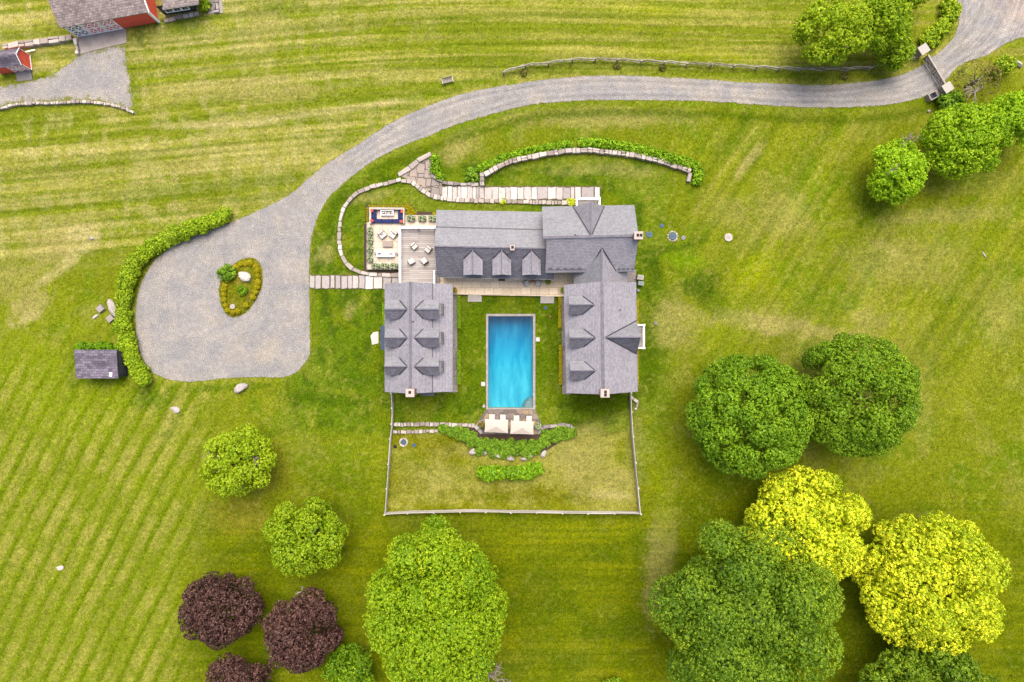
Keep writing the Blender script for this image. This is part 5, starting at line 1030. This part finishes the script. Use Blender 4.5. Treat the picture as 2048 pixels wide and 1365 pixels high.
for x, y, w_, l_, mt, lb in ((1281.5, 555, .85, .65, 'paleconcrete', 'pale outdoor air conditioner box beside the right wing'), (1282.3, 567, .75, .55, 'rail_green', 'green grey outdoor air conditioner box beside the right wing'), (1277, 581, .3, .3, 'rail_green', 'tiny green utility box at the wall of the right wing')):
    p = P(x, y, .9); o = thing('utility_box', (p.x, p.y, 0), lb, 'utility box', 'utility boxes'); m_ = MB(); m_.obox((p.x, p.y, -.05), (w_, l_, .9), R(-10)); m_.build('casing', M[mt], o, bevel=.02); m_ = MB(); [m_.obox((p.x, p.y + (k - 1.5) * .1, .85), (w_ * .8, .03, .025), R(-10)) for k in range(4)]; m_.build('grille', M['metal'], o)
# ------------------------------------------------------------------ patio furniture
def plant_box(px, py, w_, l_, z, label, group, rz=0, seed=0, cache={}):
    p = P(px, py, z + .6); o = thing('planter', (p.x, p.y, z), label, 'planter', group, rz)
    if 'b' not in cache:
        m = lmb(); m.obox((0, 0, 0), (1.02, .62, .5)); cache['b'] = m.build('box', M['planterbox'], o, bevel=.02)
        V, F, tn = foliage(.54, .33, .22, clump=.09, nleaf=7, leaf=.085, cover=2.0, lump=.12, seed=3, zmin=-.1, inner=False, hue=.55); tn = np.clip((tn - .5) * 2.2 + .55, 0, 1); V[:, 2] += .5; cache['f'] = mesh_np('flowers', V, F, M['L_flower'], attrs={'tint': ('FACE', tn)}, parent=o)
    else:
        for k in 'bf': c_ = cache[k].copy(); COL.objects.link(c_); c_.parent = o
    return o
for i, (x, y) in enumerate([(739.6, 462.3), (739.6, 480.5), (739.4, 498), (739.2, 516.3)]): plant_box(x, y, 1, 1, .5, 'planter of flowers on the left edge of the patio, %s from the top' % ordn[i], 'planters along the left edge of the patio', R(90))
for i, (x, y) in enumerate([(751, 532.2), (769, 532.2), (788, 532.2)]): plant_box(x, y, 1, 1, .5, 'planter of green flowers on the lower edge of the patio, %s from the left' % ordn[i], 'planters along the lower edge of the patio')
for i, (x, y) in enumerate([(822, 437), (844, 437), (865.3, 437)]): plant_box(x, y, 1, 1, .5, 'planter of white flowers on the upper edge of the patio, %s from left' % ordn[i], 'planters along the upper edge of the patio')
def armchair(px, py, z, rz, label, group, cush='cream', w_=.84):
    p = P(px, py, z + .4); o = thing('armchair', (p.x, p.y, z), label, 'armchair', group, R(rz)); h = w_ / 2
    m = lmb(); m.box(-h, h, -h, h, .1, .26); m.box(-h, -h + .1, -h, h, .26, .5); m.box(h - .1, h, -h, h, .26, .5); m.box(-h, h, h - .1, h, .26, .72)
    for a_ in (-1, 1):
        for b_ in (-1, 1): m.obox((a_ * (h - .05), b_ * (h - .05), 0), (.06, .06, .1))
    m.build('frame', M['wicker'], o)
    m = lmb(); m.box(-h + .04, h - .04, -h - .02, h - .16, .262, .54); m.build('seat_cushion', M[cush], o, bevel=.04)
    m = lmb(); m.box(-h + .04, h - .04, h - .3, h - .05, .545, .84); m.build('back_cushion', M[cush], o, bevel=.05); return o
a1 = armchair(764.3, 469, .5, 38, 'white armchair on the left of the pair facing the coffee table on the patio', 'white armchairs on the patio', w_=.95); a2 = armchair(786.3, 468.6, .5, -38, 'white armchair on the right of the pair facing the coffee table on the patio', 'white armchairs on the patio', w_=.95)
for x, y, r_, lb in ((762.6, 468, 38, 'left'), (787.5, 466.8, -38, 'right')):
    p = P(x, y, 1.15); m_ = MB(); m_.obox((p.x, p.y, 1.06), (.34, .26, .12), R(r_)); tag(m_.build('cushion', M['tabletop'], bevel=.03), 'small taupe cushion on the %s white patio armchair' % lb, 'cushion', 'taupe cushions')
p = P(775, 488.4, .95); o = thing('coffee_table', (p.x, p.y, .5), 'taupe rectangular coffee table between the white sofa and armchairs', 'table'); m_ = MB(); m_.obox((p.x, p.y, .84), (1.38, .72, .08)); m_.build('top', M['tabletop'], o, bevel=.01)
for a_ in (-1, 1):
    for b_ in (-1, 1): m_ = MB(); m_.obox((p.x + a_ * .6, p.y + b_ * .28, .5), (.08, .08, .34)); m_.build('leg', M['tabletop'], o)
p = P(771.3, 508, 1.0); o = thing('sofa', (p.x, p.y, .5), 'long white sofa at the lower end of the patio', 'sofa'); w_ = 2.42; l_ = .86
m_ = MB(); m_.obox((p.x, p.y, .6), (w_, l_, .18)); m_.obox((p.x, p.y - l_ / 2 + .08, .78), (w_, .16, .5)); [m_.obox((p.x + s_ * (w_ / 2 - .07), p.y, .78), (.14, l_, .32)) for s_ in (-1, 1)]; m_.build('frame', M['white'], o, bevel=.02)
for k in (-1, 0, 1):
    m_ = MB(); m_.obox((p.x + k * .71, p.y + .07, .785), (.69, .66, .2)); m_.build('seat_cushion', M['cream'], o, bevel=.04); m_ = MB(); m_.obox((p.x + k * .71, p.y - .22, .99), (.68, .16, .36)); m_.build('back_cushion', M['cream'], o, bevel=.05)
for x, y, r_, lb in ((758.4, 509, 20, 'left'), (782.6, 509.6, -20, 'right')): q = P(x, y, 1.2); m_ = MB(); m_.obox((q.x, q.y, 1.1), (.4, .26, .2), R(r_)); tag(m_.build('pillow', M['navy'], bevel=.05), 'navy pillow at the %s end of the white sofa' % lb, 'pillow', 'navy pillows')
for x, y, lb, mt in ((750.4, 507, 'left', 'rail_green'), (793.4, 507.6, 'right', 'metal')): q = P(x, y, .95); o = thing('side_table', (q.x, q.y, .5), 'small round side table at the %s end of the white sofa' % lb, 'side table', 'side tables'); m_ = MB(); m_.cyl(q[:2], .17, .17, .93, .97); m_.build('top', M[mt], o); m_ = MB(); m_.cyl(q[:2], .1, .05, .5, .93); m_.build('stem', M[mt], o)
# fire pit seating
fw = thing('fire_pit_wall', (P(774, 431, 0).x, P(774, 431, 0).y, 0), 'white low wall round three sides of the fire pit seating', 'wall'); m_ = MB()
zt_ = 1.25
for q in ([(738.2,414.8),(808.8,415.6),(808.8,419.6),(738.2,419)], [(738.2,419),(742.2,419),(742.2,447.2),(738.2,447.2)], [(805.9,419.6),(808.8,419.6),(808.8,447),(805.9,447)]): m_.prism(ccw(quadP(q, zt_)), -.05, zt_)
m_.build('panel', M['palepaver'], fw); m_ = MB()
sf = thing('sectional_sofa', (P(774, 431, 0).x, P(774, 431, 0).y, .5), 'navy blue U-shaped outdoor sectional round the fire table', 'sofa')
for q in ([(743,420),(752.8,420),(752.8,437.6),(743,437.6)], [(796,420.5),(805.4,420.5),(805.4,438),(796,438)], [(743,438.2),(763.4,438.2),(763.4,446),(743,446)], [(763.9,438.4),(784.8,438.4),(784.8,446.1),(763.9,446.1)], [(785.3,438.5),(805.4,438.5),(805.4,446.2),(785.3,446.2)]):
    m_ = MB(); m_.prism(ccw(quadP(q, .95)), .7, .95); m_.build('seat_cushion', M['navy'], sf, bevel=.03); m_ = MB(); m_.prism(ccw(quadP(q, .7)), .5, .7); m_.build('base', M['wicker'], sf)
for x, y, r_, lb in ((744, 422, 20, 'upper left'), (804, 423.5, -20, 'upper right'), (743.8, 442, 70, 'lower left'), (802.2, 443.6, -70, 'lower right')): q = P(x, y, 1.15); m_ = MB(); m_.obox((q.x, q.y, .96), (.36, .44, .34), R(r_)); tag(m_.build('pillow', M['coral'], bevel=.08), 'coral pillow in the %s corner of the navy sectional' % lb, 'pillow', 'coral pillows')
q = P(774.4, 426, .95); o = thing('fire_table', (q.x, q.y, .5), 'white-rimmed rectangular gas fire table inside the navy sectional', 'fire table'); m_ = MB(); a_, b_ = .88, .33
for s_ in (-1, 1): m_.obox((q.x, q.y + s_ * (b_ - .04), .5), (2 * a_, .1, .5)); m_.obox((q.x + s_ * (a_ - .05), q.y, .5), (.1, 2 * b_ - .18, .5))
m_.build('frame', M['white'], o); m_ = MB(); m_.obox((q.x, q.y, .5), (2 * a_ - .2, 2 * b_ - .18, .36)); m_.build('burner_tray', M['bark'], o); m_ = MB(); g_ = random.Random(2)
for k in range(26): m_.obox((q.x + g_.uniform(-.7, .7), q.y + g_.uniform(-.12, .1), .86), (.09, .07, .06), g_.random() * 3)
m_.build('fire_glass', M['white'], o)
for i, (x, y, r_, lb) in enumerate([(828, 492.2, 40, 'cream armchair on the deck, the uppermost left one of four'), (856.6, 498.8, -38, 'cream armchair on the deck nearest the house, upper right of four'), (822.5, 523.2, 125, 'cream armchair on the deck, the lower left one of four'), (848.9, 522.7, 218, 'cream armchair on the deck, the lower right one of four')]): armchair(x, y, 1.0, r_, lb, 'cream armchairs on the deck', w_=.8)
armchair(1053.4, 567, .5, 205 - 180, 'cream chair on the terrace left of the small round table', 'cream chairs on the terrace', w_=.74); armchair(1076.6, 567, .5, -25, 'cream chair on the terrace right of the small round table', 'cream chairs on the terrace', w_=.74)
q = P(1065.4, 561, 1.0); o = thing('round_table', (q.x, q.y, .5), 'small round brown table between the two terrace chairs', 'table'); m_ = MB(); m_.cyl(q[:2], .3, .3, .95, 1.0); m_.build('top', M['terracotta'], o); m_ = MB(); m_.cyl(q[:2], .16, .06, .5, .95); m_.build('stem', M['wicker'], o)
def pot(px, py, z, label, group, mat, r=.26, fl='L_box', seed=1):
    p = P(px, py, z + .6); o = thing('flower_pot', (p.x, p.y, z), label, 'pot plant', group); m = MB(); m.cyl(p[:2], r * .7, r, z, z + .4); m.build('pot', M[mat], o)
    V, F, tn = foliage(r * 1.25, r * 1.25, r * 1.1, clump=.1, nleaf=8, leaf=.09, cover=1.8, lump=.1, seed=seed, inner=False); V[:, 2] += .62; mesh_np('foliage', V, F, M[fl], attrs={'tint': ('FACE', tn)}, parent=o); return o
pot(1096, 564, .5, 'round clipped green bush in a pot right of the terrace chairs', 'terrace pots', 'terracotta', fl='L_hedge'); pot(1126, 580.5, .5, 'round green bush in a pot at the right end of the terrace', 'terrace pots', 'terracotta', fl='L_hedge', seed=2); pot(908.8, 580.7, .5, 'round yellowish bush in a pot at the left end of the terrace', 'terrace pots', 'terracotta', seed=3)
pot(964, 850, .14, 'reddish and yellow flower pot left of the parasols', 'pots at the pool terrace', 'terracotta', .34, 'L_rust', 4); pot(1076, 853, .14, 'yellow white flower pot right of the parasols', 'pots at the pool terrace', 'metal', .34, 'L_flower', 5)
m_ = MB(); q = P(1003.5, 558.5, .52); m_.obox((q.x, q.y, .5), (.9, .5, .03)); tag(m_.build('doormat', M['bark']), 'dark doormat under the eave in the middle of the terrace', 'doormat')
# parasols and loungers at the pool
def parasol(corners, apex, zc, za_, label):
    C_ = [P(x, y, zc) for x, y in corners]; A_ = P(*apex, za_); o = thing('parasol', (A_.x, A_.y, .14), label, 'parasol', 'cream parasols by the pool'); m = MB()
    for i in range(4):
        a_, b_ = C_[i], C_[(i + 1) % 4]; mid = (a_ + b_) / 2 + Vector((0, 0, .04)); mid = mid.lerp(A_, .035); m.poly([a_, mid, A_]); m.poly([mid, b_, A_])
    cn = m.build('canopy', M['canvas'], o); sd = cn.modifiers.new('solid', 'SOLIDIFY'); sd.thickness = .02
    for c_ in C_: r_ = MB(); r_.bar(A_ - Vector((0, 0, .1)), c_ - Vector((0, 0, .04)), .03); r_.build('rib', M['metal'], o)
    m = MB(); m.cyl(A_[:2], .03, .03, .14, za_ + .08, 10); m.build('pole', M['metal'], o); m = MB(); m.cyl(A_[:2], .34, .28, .14, .24, 18); m.build('base', M['metal'], o); return o
def cc(l): return l[::-1]
parasol(cc([(969.8,838.3),(1016.7,840),(1016,866.8),(969,864.7)]), (991.8, 854), 2.45, 3.0, 'cream rectangular parasol, left one of the pair below the pool')
parasol(cc([(1021.4,841.6),(1067.7,843.3),(1066.9,869.7),(1020.5,868)]), (1044.3, 856.5), 2.45, 3.0, 'cream rectangular parasol, right one of the pair below the pool')
proto = None
for i, (x0_, x1_, yy) in enumerate([(978.2, 989.6, 829.2), (999.9, 1011.6, 829.8), (1027.3, 1038.7, 831.4), (1052.6, 1064, 832.3)]):
    p = P((x0_ + x1_) / 2, yy, .5); lb = 'white sun lounger poking out under the parasols, %s from the left' % ordn[i]
    if proto is None:
        proto = o = thing('sun_lounger', (p.x, p.y, .14), lb, 'sun lounger', 'sun loungers under the parasols'); m = lmb(); m.box(-.36, .36, -1.95, -.02, .2, .28); m.build('frame', M['white'], o)
        for a_ in (-.3, .3):
            for b_ in (-1.85, -.15): m = lmb(); m.obox((a_, b_, 0), (.07, .07, .2)); m.build('leg', M['white'], o)
        m = lmb(); m.box(-.38, .38, -1.3, 0, .282, .40); m.build('mattress', M['cream'], o, bevel=.03); m = lmb(); m.slab([(-.38, -1.95, .85), (.38, -1.95, .85), (.38, -1.3, .42), (-.38, -1.3, .42)], .1); m.build('backrest', M['cream'], o)
    else: o = copy_tree(proto); o.location = (p.x, p.y, .14); o['label'] = lb

# ------------------------------------------------------------------ fences, bench, gate
def fence(pts, hgt, label, rails=4, post=.13, rw=.05, rh=.16, mat='railwood', seed=0, name='fence', jitter=.5, double=False, first=.3):
    g_ = random.Random(seed); W_ = [P(x, y, 0) for x, y in pts]; c_ = W_[len(W_) // 2]; o = thing(name, (c_.x, c_.y, 0), label, 'fence')
    for i, p in enumerate(W_):
        m = MB(); dd = (W_[min(i + 1, len(W_) - 1)] - W_[max(i - 1, 0)]); m.obox((p.x, p.y, -.1), (post, post, hgt + .18), math.atan2(dd.y, dd.x), g_.random()); m.build('post', M[mat], o)
    for i in range(len(W_) - 1):
        a_, b_ = W_[i], W_[i + 1]; d_ = (b_ - a_).normalized(); s_ = Vector((-d_.y, d_.x, 0)); m = MB(); N = 4
        for k in range(rails):
            z_ = first + (hgt - first) * k / max(1, rails - 1); prev = a_ + Vector((0, 0, z_)) + s_ * (.04 if double else .08); bow = g_.uniform(-.05, .05) * jitter; t_ = g_.random()
            for j in range(1, N + 1):
                f_ = j / N; q = a_.lerp(b_, f_) + Vector((0, 0, z_ + g_.uniform(-.02, .02))) + s_ * ((.04 if double else .08) + (0.34 * (f_ if k % 2 else 1 - f_) - .1 if double else 0) + bow * math.sin(math.pi * f_)); m.bar(prev, q, rw, rh, t_); prev = q
        m.build('rail', M[mat], o)
    return o
fence(FENCE, 1.25, 'pale weathered board fence enclosing the grass below the pool', rails=5, rw=.08, rh=.19, post=.18, first=.2)
SR = [(1007,150),(1051,136.5),(1096.5,131.5),(1144,125),(1189.6,123.5),(1233,125),(1280.5,127.5),(1326.7,130),(1371.5,132.6),(1420,134.5),(1465,137),(1510,139.5),(1555,141.5),(1598,143),(1643.4,143),(1692,143),(1736.3,140.6),(1772,131),(1800,127),(1830,120)]
fence(SR, 1.0, 'long grey split rail fence along the upper side of the gravel drive', rails=3, rw=.08, rh=.12, post=.18, mat='oldrail', seed=4, double=True, first=.35)
p = P(895, 161.5, .5); rz = math.atan2(10, 23); o = thing('bench', (p.x, p.y, 0), 'lone weathered wooden bench on the grass above the drive', 'bench', None, R(13)); w_ = 1.45
m = lmb(); [m.box(-w_ / 2, w_ / 2, -.24 + k * .13, -.14 + k * .13, .43, .47) for k in range(4)]; m.build('seat', M['gatewood'], o); m = lmb(); [m.bar((-w_ / 2, .3 + k * .03, .55 + k * .14), (w_ / 2, .3 + k * .03, .55 + k * .14), .03, .1) for k in range(3)]; m.build('backrest', M['gatewood'], o)
for s_ in (-1, 1):
    m = lmb(); m.box(s_ * w_ / 2 - .05, s_ * w_ / 2 + .05, -.36, .38, .62, .68); m.build('armrest', M['railwood'], o)
    for y_ in (-.3, .3): m = lmb(); m.obox((s_ * w_ / 2, y_, 0), (.08, .08, .62)); m.build('leg', M['railwood'], o)
# gate: two stone pillars with pale caps and a closed two-leaf timber gate between
ga = P(1844, 118, 0); gb = P(1880, 178, 0); ang = math.atan2(gb.y - ga.y, gb.x - ga.x); dv = (gb - ga).normalized()
for (x, y, zc, lb, ex_) in ((1848.3, 98.4, 2.0, 'pale-capped stone gate pillar on the upper side of the drive', 0), (1896.4, 175, 2.0, 'pale-capped stone gate pillar on the lower side of the drive', 1)):
    p = P(x, y, zc); o = thing('gate_pillar', (p.x, p.y, 0), lb, 'gate pillar', 'gate pillars'); ra = ang + R(2); m = MB(); m.obox((p.x, p.y, -.05), (1.0, 1.1, zc - .1), ra); m.build('shaft', M['brickstone'] if 'brickstone' in M else M['shingle_stone'] if 'shingle_stone' in M else M['greystone'], o); m = MB(); m.obox((p.x, p.y, zc - .15), (1.22, 1.32, .15), ra); m.build('cap', M['paleconcrete'], o, bevel=.03)
# low stone trough left of the lower pillar
q = P(1868, 190.5, .9); o = thing('stone_trough', (q.x, q.y, 0), 'low stone box with a dark blue opening joined to the lower gate pillar', 'trough'); ra = R(28); m = MB(); co_, si_ = math.cos(ra), math.sin(ra)
def loc2(u, v): return (q.x + u * co_ - v * si_, q.y + u * si_ + v * co_, -.05)
for u, v, a_, b_ in ((0, .42, 1.3, .14), (0, -.42, 1.3, .14), (-.6, 0, .14, .7), (.62, 0, .5, .7)): m.obox(loc2(u, v), (a_, b_, .95), ra, .5)
m.build('rim', M['gatewood'], o); m = MB(); c3 = loc2(-.1, 0); m.obox((c3[0], c3[1], .2), (.86, .7, .3), ra); M['darkblue'] = plain('dark_blue', alb(46, 62, 84), .3, .4, 3); m.build('water', M['darkblue'], o)
# gate leaves
L_ = (gb - ga).length
go = thing('gate', ((ga.x + gb.x) / 2, (ga.y + gb.y) / 2, 0), 'closed two-leaf timber gate across the gravel drive between the two pillars', 'gate')
for k in range(2):
    a_ = ga + dv * (L_ * k / 2 + .06); b_ = ga + dv * (L_ * (k + 1) / 2 - .06); m = MB()
    for z_ in (.25, .5, .75, 1.0, 1.25): m.bar(a_ + Vector((0, 0, z_)), b_ + Vector((0, 0, z_)), .09, .15, .6 + .1 * (k))
    for f_ in (.02, .98): c_ = a_.lerp(b_, f_); m.bar(c_ + Vector((0, 0, .1)), c_ + Vector((0, 0, 1.38)), .14, .1, .1)
    m.bar(a_ + Vector((0, 0, .25)), b_ + Vector((0, 0, 1.2)), .05, .1, .3); m.bar(a_ + Vector((0, 0, 1.36)), b_ + Vector((0, 0, 1.36)), .2, .06, .9); m.build('gate_leaf', M['gatewood'], go)

# ------------------------------------------------------------------ dark shed by the hedge
zc = 2.7; a_ = P(150.5, 756.8, zc); b_ = P(235, 700, zc); o = thing('shed', ((a_.x + b_.x) / 2, (a_.y + b_.y) / 2, 0), 'small dark shed with a purplish shingle roof beside the tall hedge', 'shed')
roof(o, [Vector((a_.x, a_.y, 2.55)), Vector((b_.x, a_.y, 2.55)), Vector((b_.x, b_.y, 2.95)), Vector((a_.x, b_.y, 2.95))], 'asphalt_shingle', .12); M['darkwood'] = boards('dark_wood', alb(74, 80, 88), alb(104, 110, 118), .3)
m = MB(); m.box(a_.x + .15, b_.x - .12, a_.y + .15, b_.y - .15, 0, 2.45); m.build('wall', M['darkwood'], o); m = MB(); m.box(a_.x - .03, b_.x + .03, a_.y - .05, a_.y - .01, 2.4, 2.56); m.build('fascia', M['metal'], o)
for k in (0, 1): m = MB(); yc = a_.y + (b_.y - a_.y) * (.3 + .4 * k); m.box(b_.x - .12, b_.x - .04, yc - .7, yc + .7, .1, 2.2); d_ = m.build('door', M['darkwood'], o); m = MB(); m.bar((b_.x, yc + (.55 - 1.1 * k), 1.1), (b_.x, yc + (.55 - 1.1 * k), 1.3), .05); m.build('handle', M['metal'], d_)
q = P(221, 749.6, 2.7); m = MB(); m.obox((q.x, q.y, 2.58), (.36, .5, .1), R(-10)); m.build('skylight', M['white'], o)

# ------------------------------------------------------------------ red barn at the top left
ea = P(119.5, 56.4, 3.3); eb = P(297.4, 24.7, 3.3); u = (eb - ea).normalized(); v = Vector((-u.y, u.x, 0)); Lb = (eb - ea).length
barn = thing('barn', tuple((ea + u * Lb / 2 + v * 5)[:2]) + (0,), 'large red barn with brown shingle roof and white crossed doors, top left corner', 'barn')
D2 = 6.0; zr_ = 6.4; Up = lambda s_, t_, z_: Vector((ea + u * s_ + v * t_)[:2] + (z_,)) if False else Vector(((ea + u * s_ + v * t_).x, (ea + u * s_ + v * t_).y, z_))
roof(barn, [Up(0, 0, 3.3), Up(Lb, 0, 3.3), Up(Lb, D2, zr_), Up(0, D2, zr_)], 'shingle'); roof(barn, [Up(0, D2, zr_), Up(Lb, D2, zr_), Up(Lb, 2 * D2, 3.3), Up(0, 2 * D2, 3.3)], 'shingle')
i_ = .3; m = MB(); zz = 3.15 + i_ * (zr_ - 3.3) / D2
for s_ in (i_, Lb - i_): m.poly([Up(s_, i_, 0), Up(s_, 2 * D2 - i_, 0), Up(s_, 2 * D2 - i_, zz), Up(s_, D2, zr_ - .2), Up(s_, i_, zz)])
for t_ in (i_, 2 * D2 - i_): m.poly([Up(i_, t_, 0), Up(Lb - i_, t_, 0), Up(Lb - i_, t_, zz), Up(i_, t_, zz)])
wl_ = m.build('wall', M['red'], barn)
m = MB(); m.bar(Up(Lb + .04, -.04, 3.24), Up(Lb + .04, D2, zr_ - .06), .1, .3); m.build('rake_board', M['white'], barn)
m = MB(); m.bar(Up(Lb - i_ + .02, i_ - .02, 0), Up(Lb - i_ + .02, i_ - .02, zz), .26); m.build('corner_board', M['white'], barn)
# doors: three framed leaves with crosses
w0 = .15; tot = Lb * .545; nl = 3
for k in range(nl):
    s0 = i_ + w0 * 0 + tot * k / nl; s1_ = i_ + tot * (k + 1) / nl - .05; t_ = i_ - .1; m = MB(); zt = 2.95
    def pp(s_, z_): return Up(s_, t_, z_)
    for s_ in (s0 + .1, s1_ - .1): m.bar(pp(s_, .1), pp(s_, zt), .14, .12)
    for z_ in (.18, 1.55, zt - .08): m.bar(pp(s0, z_), pp(s1_, z_), .1, .14)
    mid_ = (s0 + s1_) / 2; m.bar(pp(mid_, .1), pp(mid_, zt), .09, .1)
    for (aa, bb_) in ((s0 + .1, mid_), (mid_, s1_ - .1)):
        for (za_, zb_) in ((.2, 1.5), (1.6, zt - .1)): m.bar(pp(aa, za_), pp(bb_, zb_), .07, .11); m.bar(pp(aa, zb_) , pp(bb_, za_), .06, .11)
    dr = m.build('door', M['white'], barn); m = MB(); 
    if k == 0: m.poly([Up(s0 + .1, t_ + .05, .1), Up(s1_ - .1, t_ + .05, .1), Up(s1_ - .1, t_ + .05, zt), Up(s0 + .1, t_ + .05, zt)]); m.build('pane', M['glass'], dr)
    else: m.poly([Up(s0 + .1, t_ + .05, .1), Up(s1_ - .1, t_ + .05, .1), Up(s1_ - .1, t_ + .05, zt), Up(s0 + .1, t_ + .05, zt)]); m.build('panel', M['red'], dr)
# barn annex
an = thing('barn_annex', tuple(P(360, -10, 0)[:2]) + (0,), 'low dark-walled annex with brown shingle roof joined to the red barn', 'annex')
f1_ = P(326, 20, 2.7); f2_ = P(397, 9, 2.7); b1_ = P(316, -70, 4.6); b2_ = P(402, -80, 4.6)
roof(an, [f1_, f2_, b2_, b1_], 'shingle', .14); m = MB(); dn = Vector((0, 0, 1)); g1 = P(331, 32, 0); g2 = P(393.5, 22, 0)
m.poly([g1, g2, Vector((g2.x, g2.y, 2.6)), Vector((g1.x, g1.y, 2.6))]); m.poly([g2, Vector((g2.x, g2.y + 5, 0)), Vector((g2.x, g2.y + 5, 3.6)), Vector((g2.x, g2.y, 2.6))]); m.build('wall', M['darkwood'], an)
m = MB(); m.bar(f1_ + Vector((0, -.05, -.05)), f2_ + Vector((0, -.05, -.05)), .08, .2); m.build('gutter', M['lead'], an)
for k in range(3): c_ = g1.lerp(g2, .25 + .25 * k); window(an, (c_.x, c_.y - .02, 1.4), ((g2 - g1).cross(Vector((0, 0, 1)))).normalized(), .9, 1.2)
plat('ramp', [(157,73),(252,57),(253,86),(204,97),(158,109)], -.05, .05, 'concrete')
# little red shed with a plank ramp
sh = thing('small_shed', tuple(P(24, 118, 0)[:2]) + (0,), 'tiny red shed with dark roof and plank ramp, left of the barn yard', 'shed')
u = (P(44, 126, 2) - P(4, 131, 2)).normalized(); v = Vector((-u.y, u.x, 0)); o0 = P(44.5, 130.5, 2.1); Ls = 4.4; Dp = 1.15
Us = lambda s_, t_, z_: Vector(((o0 - u * s_ + v * t_).x, (o0 - u * s_ + v * t_).y, z_))
roof(sh, [Us(Ls, 0, 2.1), Us(0, 0, 2.1), Us(0, Dp, 2.9), Us(Ls, Dp, 2.9)], 'asphalt_shingle', .08); roof(sh, [Us(Ls, Dp, 2.9), Us(0, Dp, 2.9), Us(0, 2 * Dp, 2.1), Us(Ls, 2 * Dp, 2.1)], 'asphalt_shingle', .08)
m = MB(); e_ = .12
for s_ in (e_, Ls - e_): m.poly([Us(s_, e_, .1), Us(s_, 2 * Dp - e_, .1), Us(s_, 2 * Dp - e_, 2.08), Us(s_, Dp, 2.78), Us(s_, e_, 2.08)])
for t_ in (e_, 2 * Dp - e_): m.poly([Us(e_, t_, .1), Us(Ls - e_, t_, .1), Us(Ls - e_, t_, 2.1), Us(e_, t_, 2.1)])
m.build('wall', M['red'], sh); m = MB(); s_ = e_ - .03
for (aa, bb_) in (((.0, 2.1), (Dp, 2.9)), ((Dp, 2.9), (2 * Dp, 2.1)), ((e_, .1), (e_, 2.1)), ((2 * Dp - e_, .1), (2 * Dp - e_, 2.1)), ((e_, .14), (2 * Dp - e_, .14))): m.bar(Us(s_, aa[0], aa[1]), Us(s_, bb_[0], bb_[1]), .06, .14)
m.build('trim', M['white'], sh)
for k in range(2):
    s0 = .35 + k * 1.0; s1_ = s0 + .95; m = MB(); t_ = e_ - .04
    for q0_, q1_ in (((s0, .15), (s0, 1.95)), ((s1_, .15), (s1_, 1.95)), ((s0, .2), (s1_, .2)), ((s0, 1.9), (s1_, 1.9)), ((s0, 1.05), (s1_, 1.05)), ((s0, .2), (s1_, 1.05)), ((s0, 1.05), (s1_, .2)), ((s0, 1.05), (s1_, 1.9)), ((s0, 1.9), (s1_, 1.05))): m.bar(Us(q0_[0], t_, q0_[1]), Us(q1_[0], t_, q1_[1]), .05, .09)
    m.build('door', M['white'], sh)
m = MB(); m.slab([Us(2.3, -1.15, .06), Us(.2, -1.15, .06), Us(.2, .1, .26), Us(2.3, .1, .26)], .06); m.build('ramp', M['greywood'], sh)
m = MB(); m.tube([P(51, 104.5, .3), P(70, 100, .3)], [.09, .09], 8); tag(m.build('pipe', M['white']), 'short white pipe lying beside the tiny red shed', 'pipe')
